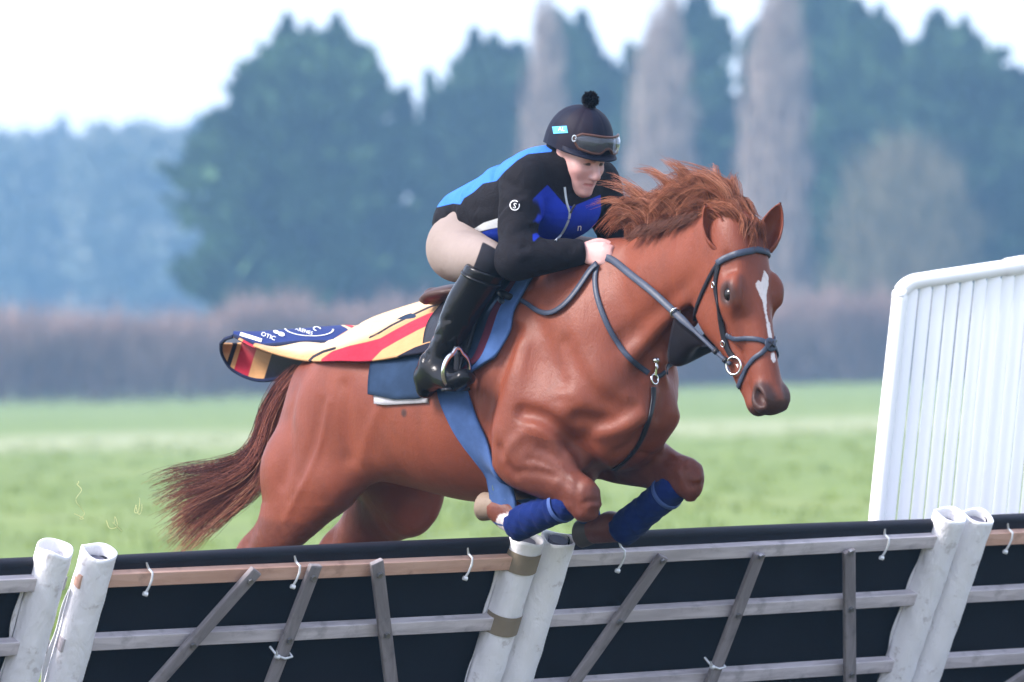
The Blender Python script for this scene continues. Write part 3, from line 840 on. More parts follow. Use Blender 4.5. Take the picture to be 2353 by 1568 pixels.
def build_horse():
    F = Field(axis((-1.42, .0095), (0.50, .008), (0.86, .0055), 1.30),
              axis((-.40, .0085), .40),
              axis((.20, .012), (0.80, .0085), 2.30))
    # trunk: f, top, bottom, half-width, height of the widest place
    F.loft([(.59, -.36, -.64, .07, -.50), (.50, -.28, -.70, .115, -.52), (.40, -.17, -.755, .160, -.48), (.25, -.085, -.785, .205, -.45),
            (.08, -.07, -.815, .258, -.45), (-.12, -.10, -.80, .290, -.46), (-.32, -.11, -.765, .298, -.44), (-.50, -.08, -.70, .285, -.38),
            (-.68, -.05, -.63, .268, -.33), (-.84, -.085, -.57, .235, -.30), (-.97, -.165, -.50, .17, -.30), (-1.05, -.25, -.45, .09, -.32)], k=.05)
    F.tube([row(T(.42, 0, -.12), .07, .035), row(T(.22, 0, -.06), .05, .03), row(T(0, 0, -.09), .05, .03), row(T(-.3, 0, -.13), .04, .03)], k=.09)
    # neck
    F.tube([row(T(.28, 0, -.34), .25, .16), row(T(.45, 0, -.28), .235, .145), row(P(1462, 712, 0), .192, .118), row(P(1550, 648, -.015), .162, .098),
            row(P(1632, 600, -.03), .145, .088), row(P(1668, 585, -.045), .125, .075)], k=.10)
    F.tube([row(P(1330, 655, 0), .06, .05), row(P(1420, 607, 0), .058, .045), row(P(1520, 562, -.01), .052, .04), row(P(1610, 530, -.025), .048, .04), row(P(1685, 520, -.045), .045, .045)], k=.07)
    for s, q in ((-1, 'n'), (1, 'f')):
        j = J[q]
        sp = T(.41, s * .138, -.50)                    # point of the shoulder
        # shoulder blade, upper arm and triceps
        F.tube([row(T(.17, s * .10, -.20), .10, .045), row(T(.32, s * .15, -.34), .14, .05), row(sp, .11, .055)], k=.10)
        F.tube([row(sp, .10, .065), row((sp + j['elbow']) / 2 + [0, s * .015, 0], .12, .07), row(j['elbow'] + [.02, 0, .02], .09, .06)], k=.06)
        F.tube([row(T(.10, s * .18, -.30), .12, .05), row((T(.14, s * .20, -.50) + j['elbow']) / 2 + [0, s * .01, .05], .15, .062), row(j['elbow'] + [-.005, 0, .02], .08, .05)], k=.045)
        F.ell(T(.470, s * .064, -.56), (.072, .070, .12), k=.045)
        F.tube([row(T(.50, s * .07, -.62), .08), row(T(.34, s * .09, -.71), .07, .07), row((j['elbow'] * .9 + j['knee'] * .1), .05)], k=.04)
        # forearm
        e, kn = j['elbow'], j['knee']
        v = (kn - e); ln = np.linalg.norm(v); v = v / ln
        up = np.cross(v, [0, s, 0]); up = up if up[2] > 0 else -up
        F.tube([row(e + up * -.0, .090, .065), row(e + v * ln * .2 + up * .004, .112, .076), row(e + v * ln * .48, .096, .064), row(e + v * ln * .74, .070, .053), row(kn - v * .02, .055, .049)], k=.026)
        F.tube([row(e - v * .03 - up * .035, .035, .03), row(e + v * .05 - up * .04, .055, .045)], k=.035)
        # knee, cannon
        fe = j['fet']; w = fe - kn; lw = np.linalg.norm(w); w = w / lw
        F.ell(kn - v * .006 + up * .002, (.049, .046, .050), k=.03)
        F.ell(kn + v * .022 - up * .014, (.040, .042, .041), k=.02)
        F.ell(kn + v * .012 - up * .052, (.042, .043, .040), k=.022)
        F.ell(kn + v * .044 - up * .050, (.018, .022, .018), k=.02)
        F.ell(kn - v * .038 - up * .040, (.028, .030, .028), k=.03)                                    # the bone at the back of the knee
        F.ridge([kn + v * .06 - up * .032 + [0, s * x, 0] for x in (-.06, -.02, .02, .06)], .010, -.007)
        F.ridge([kn + v * .005 - up * .028 + [0, s * .055, 0], kn + v * .05 - up * .030 + [0, s * .045, 0]], .010, -.006)
        F.tube([row(kn + w * .03, .045, .043), row(kn + w * lw * .3, .034, .032), row(kn + w * lw * .75, .034, .030), row(fe, .042, .037)], k=.022)
        F.ell(fe + [0, 0, .0], (.043, .037, .043), k=.02)
        # pastern and coronet
        c = j['cor']
        F.tube([row(fe, .046, .042), row((fe + c) / 2, (.056 if s < 0 else .048), .046), row(c, (.050 if s < 0 else .046), .045)], k=.022)
        F.ell((fe * .45 + c * .55) + [.01, 0, .018 if s < 0 else .026], (.036, .032, .032), k=.03)
        # hind leg: thigh, hamstrings, stifle, gaskin, hock, cannon
        st, ho = j['stifle'], j['hock']
        F.tube([row(T(-.66, s * .14, -.27), .15, .10), row((T(-.72, s * .17, -.38) + st) / 2 + [-.05, 0, .03], .185, .09), row(st + [-.07, 0, .02], .12, .078)], k=.10)
        g = ho - st; lg = np.linalg.norm(g); g = g / lg
        gu = np.cross(g, [0, s, 0]); gu = gu if gu[0] < 0 else -gu      # towards the rear
        rear = [P(668, 1080, -.17), P(662, 1150, -.17)] if s < 0 else [T(-.80, .15, -.66), st + g * lg * .35 + gu * .06]
        F.tube([row(T(-.93, s * .09, -.24), .115, .085), row(T(-.99, s * .12, -.42), .142, .095), row(rear[0], .130, .09), row(rear[1], .112, .072), row(st + g * lg * .62 + gu * .012, .072, .052)], k=.06)
        F.ell(st + [-.01, 0, 0], (.080, .066, .085), k=.05)
        F.tube([row(st + g * .02 + gu * .03, .105, .072), row(st + g * lg * .3 + gu * .025, .112, .070), row(st + g * lg * .6 + gu * .01, .082, .056), row(st + g * lg * .85, .056, .044), row(ho, .052, .043)], k=.05)
        hp = ho - g * .08 + gu * .070                                    # point of the hock
        F.tube([row(st + g * lg * .5 + gu * .06, .03, .022), row(hp, .028, .025), row(ho + gu * .03, .042, .034)], k=.03)
        hf = j['hfet']
        F.tube([row(ho, .052, .043), row(ho * .75 + hf * .25, .038, .034), row(ho * .3 + hf * .7, .033, .03), row(hf, .042, .036), row(hf + [-.08, 0, -.06], .034, .032), row(hf + [-.115, 0, -.09], .043, .042)], k=.03)
    F.blur(F.box((-1.3, -.4, 1.12), (.86, .4, 2.2)), 9)
    # flank fold
    F.tube([row(T(-.50, -.20, -.50), .05, .03), row(J['n']['stifle'] + [.02, .02, .06], .045, .03)], k=.10)
    F.tube([row(T(-.50, .20, -.50), .05, .03), row(J['f']['stifle'] + [.0, -.02, .06], .045, .03)], k=.10)
    # tail root
    F.tube([row(T(-.90, 0, -.12), .05), row(T(-1.03, 0, -.19), .038), row(T(-1.12, 0, -.33), .03), row(T(-1.14, 0, -.5), .024)], k=.04)
    # relief of the muscles, laid on the skin found so far
    skin0 = bvh_of(*F.mesh())
    def on_skin(px, width, amp, both=True):
        pts = [hit(skin0, x, y)[0] for x, y in spline(np.array(px, float), 3)]
        pts = np.array([q_ for q_ in pts if q_ is not None])
        F.ridge(pts, width, amp, 1)
        if both: F.ridge(pts * np.array([1, -1, 1]), width, amp, 1)
    on_skin([(1200, 948), (1250, 962), (1300, 1002), (1350, 1052), (1395, 1096)], 0.0221, -0.0408, False)              # between forearm and breast
    on_skin([(1225, 985), (1260, 1000), (1310, 1045)], 0.0368, 0.0120, False)
    on_skin([(1150, 1030), (1160, 1062), (1182, 1090)], 0.0147, -0.0144, False)                                        # behind the elbow
    on_skin([(1200, 1000), (1170, 1030), (1160, 1060)], 0.0184, 0.0096, False)
    on_skin([(1190, 1085), (1230, 1085), (1275, 1095)], 0.0129, -0.0072, False); on_skin([(1215, 1055), (1260, 1070), (1300, 1100)], 0.0129, -0.0060, False)
    on_skin([(1180, 760), (1158, 830), (1132, 900), (1116, 975), (1116, 1045)], 0.0276, -0.0360)                        # behind the shoulder
    on_skin([(1200, 800), (1172, 900), (1150, 985)], 0.0414, 0.0144)
    on_skin([(1215, 700), (1250, 770), (1275, 830), (1290, 880)], 0.0368, -0.0120)
    on_skin([(1300, 790), (1325, 850), (1365, 905), (1420, 940)], 0.0294, -0.0144)
    on_skin([(1290, 900), (1330, 925), (1290, 945)], 0.0276, 0.0060); on_skin([(1330, 960), (1400, 965), (1455, 935)], 0.0239, -0.0120)
    on_skin([(1380, 1000), (1440, 985), (1480, 960)], 0.0239, 0.0108, False); on_skin([(1420, 1040), (1450, 1020), (1475, 985)], 0.0184, -0.0108, False)
    for px_, wd_, am_ in (([(1572, 1040), (1570, 1075), (1580, 1110)], .010, -.007), ([(1604, 1052), (1612, 1080), (1608, 1108)], .010, .005), ([(1590, 1118), (1610, 1112), (1624, 1100)], .009, -.006), ([(1586, 1062), (1596, 1085)], .010, -.005),
                          ([(1328, 1108), (1322, 1140), (1328, 1172)], .010, -.007), ([(1350, 1112), (1372, 1122), (1384, 1140)], .010, .004), ([(1340, 1158), (1362, 1152), (1386, 1156)], .009, -.008), ([(1352, 1172), (1368, 1176)], .009, .006), ([(1306, 1110), (1318, 1128)], .009, -.005),
                          ([(1222, 1062), (1262, 1078), (1308, 1104)], .0075, .0045), ([(1240, 1030), (1290, 1062), (1335, 1098)], .012, -.004), ([(1470, 1040), (1520, 1050), (1560, 1062)], .010, -.005)):
        on_skin(px_, wd_, am_, False)
    on_skin([(1510, 860), (1525, 900), (1515, 955)], .022, -.012, False)                                           # between the breasts
    on_skin([(1632, 668), (1590, 718), (1548, 765), (1508, 812), (1478, 850)], .024, -.030)                         # jugular groove
    on_skin([(1640, 640), (1580, 690), (1520, 745), (1455, 815)], .030, .010)
    on_skin([(1590, 745), (1562, 785), (1530, 830)], .016, .008)
    on_skin([(1600, 640), (1540, 690), (1480, 735), (1430, 780)], .030, -.008)
    on_skin([(1395, 640), (1430, 700), (1455, 760)], .05, -.008)
    on_skin([(756, 925), (745, 983), (731, 1038), (704, 1099), (654, 1198)], .013, .006)                          # tendon down the thigh
    on_skin([(738, 930), (728, 985), (712, 1040), (690, 1095)], .026, -.006)
    on_skin([(680, 900), (668, 960), (665, 1040), (650, 1110)], .030, -.006)
    on_skin([(792, 890), (796, 950), (799, 1010), (802, 1050)], .034, -.011)                                       # in front of the thigh
    on_skin([(878, 925), (855, 980), (838, 1030), (836, 1055)], .026, .006)
    # head
    hx = (h_d, h_n, h_l)
    F.tube([row(H(.02, -.085, 0), .075, .065), row(H(.11, -.080, 0), .080, .084), row(H(.21, -.080, 0), .080, .090), row(H(.31, -.075, 0), .073, .070), row(H(.42, -.064, 0), .062, .055), row(H(.53, -.054, 0), .053, .048), row(H(.59, -.05, 0), .050, .045)], L=h_l, k=.03)
    for s in (-1, 1):
        F.ell(H(.245, -.175, s * .052), (.135, .105, .036), hx, k=.045)
        F.ell(H(.12, -.13, s * .05), (.10, .09, .035), hx, k=.05)
        F.tube([row(H(.27, -.20, s * .042), .06, .03), row(H(.40, -.158, s * .034), .046, .028), row(H(.53, -.128, s * .022), .036, .026), row(H(.59, -.112, 0), .030, .030)], L=h_l, k=.03)
        F.ell(H(.25, -.054, s * .088), (.056, .044, .022), hx, k=.03)                                      # eye socket
        F.tube([row(H(.205, -.028, s * .080), .013, .013), row(H(.237, -.026, s * .099), .013, .012), row(H(.277, -.036, s * .097), .010, .009)], k=.024)   # brow
        F.tube([row(H(.28, -.090, s * .086), .016, .012), row(H(.40, -.088, s * .060), .012, .010)], k=.035)                      # facial crest
        F.ell(H(.600, -.038, s * .047), (.040, .032, .020), hx, k=.024)                                      # nostril wing
        F.ridge([H(.13, -.045, s * .094), H(.165, -.040, s * .094)], .022, -.012)                            # hollow above the eye
        F.ridge([H(.34, -.038, s * .070), H(.48, -.030, s * .060)], .022, -.007)
        F.ridge([H(.34, -.125, s * .066), H(.46, -.110, s * .054)], .022, -.007)
    F.ell(H(.618, -.055, 0), (.040, .050, .054), hx, k=.028)                                                  # muzzle
    F.ell(H(.612, -.115, 0), (.036, .028, .036), hx, k=.022)                                                  # chin
    for s in (-1, 1):
        F.ridge([H(.658, -.082, 0), H(.637, -.088, s * .035), H(.585, -.093, s * .050), H(.55, -.096, s * .050)], .0085, -.011)   # mouth
        F.ell(H(.603, -.036, s * .062), (.033, .019, .028), (h_d * .93 + h_n * .36, -h_d * .36 + h_n * .93, h_l), k=.010, op='cut')  # nostril
        F.ell(H(.252, -.052, s * .118), (.031, .0195, .022), (h_d * .96 - h_n * .28, h_d * .28 + h_n * .96, h_l), k=.007, op='cut')                            # room for the eye
    co, q = F.mesh()
    return co, q

horse = on_horse(empty('horse', label='chestnut racehorse jumping the hurdles, white star and stripe on its face', category='horse'))
def pix_all(co):
    "pixels of many horse-frame points"
    w = np.stack([co[:, 0] * cA + co[:, 1] * sA, -co[:, 0] * sA + co[:, 1] * cA, co[:, 2]], 1) + HO - CAM
    k = FPX / (w @ cam_fwd)
    return np.stack([IW / 2 + (w @ cam_right) * k, IH / 2 - (w @ cam_up) * k], 1)
def poly_sd(p, poly):
    "signed distance (inside positive) of 2-D points to a polygon"
    poly = np.asarray(poly, float); n = len(poly)
    d = np.full(len(p), 1e9); ins = np.zeros(len(p), bool)
    for i in range(n):
        a, b_ = poly[i], poly[(i + 1) % n]
        e = b_ - a; w = p - a
        t = np.clip((w @ e) / (e @ e), 0, 1)
        d = np.minimum(d, np.linalg.norm(w - t[:, None] * e, axis=1))
        c = ((a[1] <= p[:, 1]) != (b_[1] <= p[:, 1]))
        with np.errstate(divide='ignore', invalid='ignore'):
            xi = a[0] + (p[:, 1] - a[1]) * e[0] / np.where(e[1] == 0, 1e-9, e[1])
        ins ^= c & (p[:, 0] < xi)
    return np.where(ins, d, -d)
def line_d(p, pts):
    pts = np.asarray(pts, float); d = np.full(len(p), 1e9)
    for a, b_ in zip(pts[:-1], pts[1:]):
        e = b_ - a; w = p - a
        t = np.clip((w @ e) / (e @ e + 1e-12), 0, 1)
        d = np.minimum(d, np.linalg.norm(w - t[:, None] * e, axis=1))
    return d
def normals(co, q):
    n = np.zeros_like(co)
    fn = np.cross(co[q[:, 2]] - co[q[:, 0]], co[q[:, 3]] - co[q[:, 1]])
    for k in range(4): np.add.at(n, q[:, k], fn)
    return n / (np.linalg.norm(n, axis=1)[:, None] + 1e-12)

def grid_near(step, lo, hi):
    return Field(*[axis((a, step), b_) for a, b_ in zip(lo, hi)])
h_co, h_q = build_horse()
H_BVH = bvh_of(h_co, h_q)
h_px = pix_all(h_co)
hd_s, hd_n, hd_l = (h_co - POLL) @ h_d, (h_co - POLL) @ h_n, (h_co - POLL) @ h_l
on_head = (h_co[:, 0] > POLL[0] - .12) & (hd_s > .02) & (hd_n > -.30) & (np.abs(hd_l) < .14) & (hd_s < .75)
# markings, as fields whose zero line is the edge of the mark
fl = np.stack([hd_l, hd_s], 1)
star = .004 + poly_sd(fl, [(.027, .188), (.040, .205), (.037, .228), (.018, .262), (.008, .305), (-.003, .28), (-.013, .25), (-.019, .232), (-.008, .221), (.006, .231), (.012, .215)])
stripe = .0060 - line_d(fl, [(.003, .28), (.003, .33), (.004, .36)])
stripe2 = .0095 - line_d(fl, [(.006, .365), (.006, .405)])
snip = .010 - line_d(fl, [(.004, .47), (.002, .485)])
white = np.where(on_head & (hd_n > -.06), np.maximum.reduce([star, stripe, stripe2, snip]), -1)
jn = J['n']
fet_d = line_d(h_co, [jn['fet'] * .62 + jn['cor'] * .38, jn['cor'] * .75 + jn['fet'] * .25])
white = np.maximum(white, .052 - line_d(h_co, [jn['fet'], jn['fet'] * .62 + jn['cor'] * .38 + [0, 0, -.012]]))
m_d = np.minimum.reduce([np.linalg.norm(h_co - H(.605, -.030, s * .06), axis=1) for s in (-1, 1)])
dark = np.clip(1.75 - m_d / .046, 0, 1)
dark = np.maximum(dark, np.clip((hd_s - .600) / .035, 0, 1) * on_head)
eye_d = np.minimum.reduce([np.linalg.norm(h_co - H(.25, -.049, s * .108), axis=1) for s in (-1, 1)])
dark = np.maximum(dark, np.clip(1.75 - eye_d / .034, 0, 1) * on_head)
dark = np.maximum(dark, 1.2 - np.linalg.norm(h_co - hit(H_BVH, 928, 950)[0], axis=1) / .020)
# hair left long on the legs is darker than the clipped body; z of the clip line, per leg
clip = np.full(len(h_co), -1.0)
for q_ in ('n', 'f'):
    j = J[q_]; sgn = np.sign(j['knee'][1])
    side = h_co[:, 1] * sgn > -.02
    st, g = j['stifle'], j['hock'] - j['stifle']; lg = np.linalg.norm(g); g = g / lg
    rel = (h_co - st) @ g
    c_h = np.where(side & (h_co[:, 0] < -.35), rel - lg * .30 + .35 * (h_co[:, 0] - st[0] + .15) * 0, -1)
    e, v = j['elbow'], j['knee'] - j['elbow']; lv = np.linalg.norm(v); v = v / lv
    relf = (h_co - e) @ v
    near = line_d(h_co, [e, j['knee'], j['fet'], j['cor']]) < .13
    c_f = np.where(side & near & (h_co[:, 0] > -.2), np.maximum((relf - lv * .16) * .14, np.where((h_co[:, 2] < j['knee'][2] + .02) & (line_d(h_co, [j['knee'], j['fet'], j['cor']]) < .085), .2, -1)), -1)
    if q_ == 'n':
        c_h = np.where(side & (h_co[:, 0] < -.35), poly_sd(h_px, [(480, 1175), (596, 1187), (648, 1201), (693, 1201), (734, 1190), (762, 1155), (790, 1128), (850, 1112), (860, 1600), (300, 1600)]) / 700, -1)
    clip = np.maximum(clip, np.maximum(c_h, c_f))
coat, nt, b = material('chestnut_coat')
n_big = noise(nt, 3.2, 4, .55); n_mid = noise(nt, 14, 5, .6); n_hair = noise(nt, 260, 2, .6, stretch=(1, 1, .35))
base = ramp(nt, n_big, [(.30, (.150, .037, .021)), (.5, (.192, .050, .028)), (.70, (.222, .064, .037))])
cl = calc(nt, 'ADD', attr(nt, 'clip'), calc(nt, 'MULTIPLY', calc(nt, 'SUBTRACT', n_mid, .5), .035))
leg = mix(nt, smooth_step(nt, n_mid, .42, .66), (.105, .030, .020), (.150, .046, .030))
base = mix(nt, smooth_step(nt, cl, -.012, .014), base, leg)
dk = calc(nt, 'ADD', attr(nt, 'dark'), calc(nt, 'MULTIPLY', calc(nt, 'SUBTRACT', n_mid, .5), .3))
base = mix(nt, calc(nt, 'MULTIPLY', smooth_step(nt, dk, .15, .85), .90), base, (.030, .022, .022))
wf = calc(nt, 'ADD', attr(nt, 'white'), calc(nt, 'MULTIPLY', calc(nt, 'SUBTRACT', noise(nt, 120, 3), .5), .009))
base = mix(nt, smooth_step(nt, wf, -.002, .003), base, (.72, .66, .66))
n_sweat = noise(nt, 8.5, 6, .65, stretch=(1, 1, .7), dist=.5); n_fleck = noise(nt, 75, 3, .6)
base = mix(nt, calc(nt, 'MULTIPLY', smooth_step(nt, n_sweat, .44, .68), .45), base, (.125, .038, .024))
base = mix(nt, calc(nt, 'MULTIPLY', smooth_step(nt, n_fleck, .66, .74), calc(nt, 'MULTIPLY', smooth_step(nt, n_big, .48, .62), .55)), base, (.075, .040, .030))
base = mix(nt, calc(nt, 'MULTIPLY', n_hair, .26), base, (.12, .038, .022))
nt.links.new(base, b.inputs['Base Color'])
b.inputs['Roughness'].default_value = .42; b.inputs['Specular IOR Level'].default_value = .19
bh = calc(nt, 'ADD', calc(nt, 'MULTIPLY', n_hair, .55), calc(nt, 'ADD', calc(nt, 'MULTIPLY', noise(nt, 34, 4, .6), .7), calc(nt, 'MULTIPLY', noise(nt, 13, 3, .5, stretch=(1, 1, .32), dist=.9), 1.6)))
bump(nt, b, bh, .40, .005)
link('body', mesh_np('horse_body', h_co, h_q, True, dict(white=white, dark=dark, clip=clip)), coat, horse)

# ---- eyes, ears, hooves
def uv_ball(c, r, axes=None, n=16):
    a = np.eye(3) if axes is None else np.asarray(axes)
    th, ph = np.linspace(0, math.pi, n), np.linspace(0, 2 * math.pi, 2 * n, endpoint=False)
    T_, P_ = np.meshgrid(th, ph, indexing='ij')
    loc = np.stack([np.sin(T_) * np.cos(P_), np.sin(T_) * np.sin(P_), np.cos(T_)], -1).reshape(-1, 3) * np.asarray(r)
    co = np.asarray(c) + loc @ a
    i, j = np.meshgrid(np.arange(n - 1), np.arange(2 * n), indexing='ij')
    a0 = (i * 2 * n + j).ravel(); a1 = (i * 2 * n + (j + 1) % (2 * n)).ravel()
    return co, np.stack([a0, a0 + 2 * n, a1 + 2 * n, a1], 1)
eye_m = simple('horse_eye', (.010, .007, .006), .12, var=.2, spec=.35)
for s in (-1, 1):
    v, q = uv_ball(H(.252, -.052, s * .0865), (.0265, .0265, .0265))
    link('eye', mesh_np('eye', v, q), eye_m, horse)
ear_m = coat
def ear(base, tip, open_dir, r0=.040):
    ax = tip - base; L_ = np.linalg.norm(ax); ax = ax / L_
    o = np.asarray(open_dir, float); o = o - ax * (o @ ax); o /= np.linalg.norm(o)
    sd_ = np.cross(ax, o)
    nu, nv = 22, 17
    U, V = np.meshgrid(np.linspace(0, 1, nu), np.linspace(-1, 1, nv), indexing='ij')
    w = r0 * np.interp(U, [0, .15, .35, .6, .8, .93, 1], [.80, 1.0, 1.08, .92, .60, .28, .03])
    span = np.interp(U, [0, .3, 1], [2.7, 2.15, 1.5])
    ang = V * span
    bend = .022 * U * U
    co = base + ax * (U * L_)[..., None] + o * (-np.cos(ang) * w * .85 + .012 + bend * .6)[..., None] + sd_ * (np.sin(ang) * w)[..., None]
    outer = co.reshape(-1, 3)
    inner = (co + o * (np.cos(ang) * .006)[..., None] - sd_ * (np.sin(ang) * .006)[..., None]).reshape(-1, 3)
    i, j = np.meshgrid(np.arange(nu - 1), np.arange(nv - 1), indexing='ij')
    a0 = (i * nv + j).ravel(); q = np.stack([a0, a0 + 1, a0 + nv + 1, a0 + nv], 1)
    n = nu * nv
    k = np.arange(nu - 1) * nv
    rim = np.vstack([np.stack([k, k + nv, k + nv + n, k + n], 1), np.stack([k + nv - 1, k + n + nv - 1, k + n + 2 * nv - 1, k + 2 * nv - 1], 1)])
    z = np.zeros(2 * n)
    return mesh_np('ear', np.vstack([outer, inner]), np.vstack([q, q[:, ::-1] + n, rim]), True, dict(white=z - 1, dark=z, clip=z - 1))
link('ear', ear(P(1662, 572, -.095), P(1623, 470, -.12), [.45, -.75, .1]), ear_m, horse)
link('ear', ear(P(1752, 575, .02), P(1790, 467, .07), [.75, -.55, .1]), ear_m, horse)
horn_pale = simple('pale_hoof', (.21, .155, .115), .55, var=.3, scale=30, bumps=.3, bscale=90)
horn_dark = simple('dark_hoof', (.07, .06, .055), .55, var=.3, scale=30, bumps=.3, bscale=90)
def hoof(c, u, sole_up, mat):
    "wall of the hoof from the coronet c along u"
    u = u / np.linalg.norm(u)
    f_ = np.asarray(sole_up, float); f_ = f_ - u * (f_ @ u); f_ /= np.linalg.norm(f_)
    s_ = np.cross(u, f_)
    rows, n = [], 24
    for t, r0, sh in ((-.014, .040, 0), (0, .044, 0), (.024, .0455, -.003), (.052, .048, -.006), (.062, .0485, -.007), (.062, .041, -.007), (.055, .031, -.006), (.053, .002, -.006)):
        a = np.arange(n) * 2 * math.pi / n
        rows.append(c + u * t + f_ * sh + (np.cos(a)[:, None] * f_ * r0 * 1.02 + np.sin(a)[:, None] * s_ * r0))
    co = np.vstack(rows); i, j = np.meshgrid(np.arange(len(rows) - 1), np.arange(n), indexing='ij')
    a0 = (i * n + j).ravel(); a1 = (i * n + (j + 1) % n).ravel()
    return mesh_np('hoof', co, np.stack([a0, a1, a1 + n, a0 + n], 1)), mat
for q_, mt in (('n', horn_pale), ('f', horn_dark)):
    j = J[q_]
    me, m_ = hoof(j['cor'], j['toe'] - j['cor'] + np.array([-.01, 0, .0]), [.2, 0, .9], mt); link('hoof', me, m_, horse)
    hf = j['hfet'] + np.array([-.115, 0, -.09]); me, m_ = hoof(hf, np.array([-.75, 0, -.6]), [-.6, 0, .7], horn_dark); link('hoof', me, m_, horse)

# ---- hair
def strands(paths, r0, r1, tone, sides=3):
    "paths: N x M x 3; a thin tapering tube along each, with one random tone per strand"
    p = np.asarray(paths); N, M = p.shape[:2]
    d = np.gradient(p, axis=1); d /= np.linalg.norm(d, axis=2)[..., None] + 1e-9
    ref = np.array([.3, .9, .2]); u = np.cross(d, ref); u /= np.linalg.norm(u, axis=2)[..., None] + 1e-9
    w = np.cross(d, u)
    t = np.linspace(0, 1, M); rad = (r0 * (1 - t) ** .7 + r1 * t)[None, :, None, None] * np.ones((N, 1, 1, 1))
    a = np.arange(sides) * 2 * math.pi / sides
    ring = p[:, :, None] + rad * (np.cos(a)[:, None] * u[:, :, None] + np.sin(a)[:, None] * w[:, :, None])
    co = ring.reshape(-1, 3)
    n_, m_, s_ = np.meshgrid(np.arange(N), np.arange(M - 1), np.arange(sides), indexing='ij')
    b0 = (n_ * M * sides + m_ * sides + s_).ravel(); b1 = (n_ * M * sides + m_ * sides + (s_ + 1) % sides).ravel()
    q = np.stack([b0, b0 + sides, b1 + sides, b1], 1)
    return mesh_np('hair', co, q, True, dict(tone=np.repeat(tone, M * sides)))
def hair_mat(name, stops):
    m, nt, b = material(name)
    nt.links.new(ramp(nt, attr(nt, 'tone'), stops), b.inputs['Base Color'])
    b.inputs['Roughness'].default_value = .45; b.inputs['Specular IOR Level'].default_value = .2
    return m
mane_m = hair_mat('mane_hair', [(0, (.065, .022, .014)), (.4, (.21, .066, .034)), (.75, (.36, .130, .068)), (1, (.54, .26, .16))])
tail_m = hair_mat('tail_hair', [(0, (.045, .014, .014)), (.4, (.13, .038, .030)), (.8, (.28, .095, .058)), (1, (.50, .25, .15))])
def curve_lock(ctrl, n, M, spread0, spread1, r, wav=.01):
    "n strands following control points, fanning from spread0 to spread1"
    c = spline(np.asarray(ctrl), 8); c = c[np.linspace(0, len(c) - 1, M).astype(int)]
    off = r.normal(0, 1, (n, 3)); t = np.linspace(0, 1, M)
    sp = spread0 + (spread1 - spread0) * t ** 1.3
    ln = r.uniform(.45, 1.0, n)
    out = c[None] + off[:, None] * sp[None, :, None]
    ph = r.uniform(0, 6, (n, 3))
    out = out + wav * np.sin(t[None, :, None] * 7 + ph[:, None]) * t[None, :, None]
    # shorter strands: pull the samples back along the lock
    idx = t[None] * ln[:, None] * (M - 1); i0 = np.floor(idx).astype(int).clip(0, M - 2); f_ = (idx - i0)[..., None]
    k = np.arange(n)[:, None]
    return out[k, i0] * (1 - f_) + out[k, i0 + 1] * f_
r = np.random.default_rng(12)
crest = spline(np.array([P(1318, 598, 0), P(1370, 572, 0), P(1430, 550, 0), P(1500, 528, -.01), P(1570, 508, -.02), P(1640, 492, -.035), P(1695, 486, -.05)]), 10)
locks, tones = [], []
for i in range(190):
    t = r.random() ** .9
    c = crest[int((.40 + .58 * t) * (len(crest) - 1))] + np.array([r.normal(0, .008), r.normal(0, .018), -.014])
    wild = r.random() ** 1.2
    side = r.choice([-1, 1], p=[.6, .4])
    L_ = r.uniform(.09, .25) * (.86 + .10 * math.sin(t * 3.1))
    up = (.30 + .65 * wild) * (.75 + .30 * math.sin(.2 + t * 2.6)); back = -.80 + .25 * r.normal()
    lat = side * r.uniform(.05, .40)
    p1 = c + np.array([-.06 * L_, lat * L_ * .3, .45 * L_ * (.5 + up * .6)])
    p2 = c + np.array([back * L_ * .50, lat * L_ * .8, L_ * (.30 + .55 * up)])
    p3 = c + np.array([back * L_ * 1.0, lat * L_ * 1.1, L_ * (.10 + .95 * up * wild + .08 * r.normal())])
    n = 64
    locks.append(curve_lock([c, p1, p2, p3], n, 12, .0090, .0040, r, .007)); tones.append(np.clip(r.normal(.26 + .42 * up, .2, n), 0, 1))
for i in range(30):                                        # hair down the near side of the crest, shade put into its tone
    t = r.random()
    c = crest[int((.52 + .36 * t) * (len(crest) - 1))] + np.array([0, -.02, -.008])
    L_ = r.uniform(-.02, .13)
    p1 = c + np.array([-.02, -.032, .008]); p2 = c + np.array([-.045, -.055, -.02]); p3 = c + np.array([-.07 - .03 * r.random(), -.066, -L_ * .6])
    locks.append(curve_lock([c, p1, p2, p3], 26, 12, .008, .004, r, .004)); tones.append(np.clip(r.normal(.12, .13, 26), 0, 1))
link('mane', strands(np.concatenate(locks), .0009, .0003, np.concatenate(tones)), mane_m, horse)
locks, tones = [], []
for i in range(13):                                        # forelock, swept flat over the poll and down between the ears
    a = H(r.uniform(-.012, .03), r.uniform(-.04, .004), r.uniform(-.05, .05))
    ll = r.uniform(.05, .13); dr = r.normal(-.022, .022)
    ctrl = []
    for k_, up_ in ((0, .0), (.33, .012), (.66, .012), (1.0, .006)):
        b_ = a + h_d * (ll * k_) + h_l * (dr * k_)
        q_, n_, _i, _d = H_BVH.find_nearest(Vector(b_ + h_n * .02))
        ctrl.append(np.array(q_) + np.array(n_) * (up_ + .002) if k_ else a)
    locks.append(curve_lock(ctrl, 26, 12, .006, .0035, r, .003)); tones.append(np.clip(r.normal(.42, .2, 26), 0, 1))
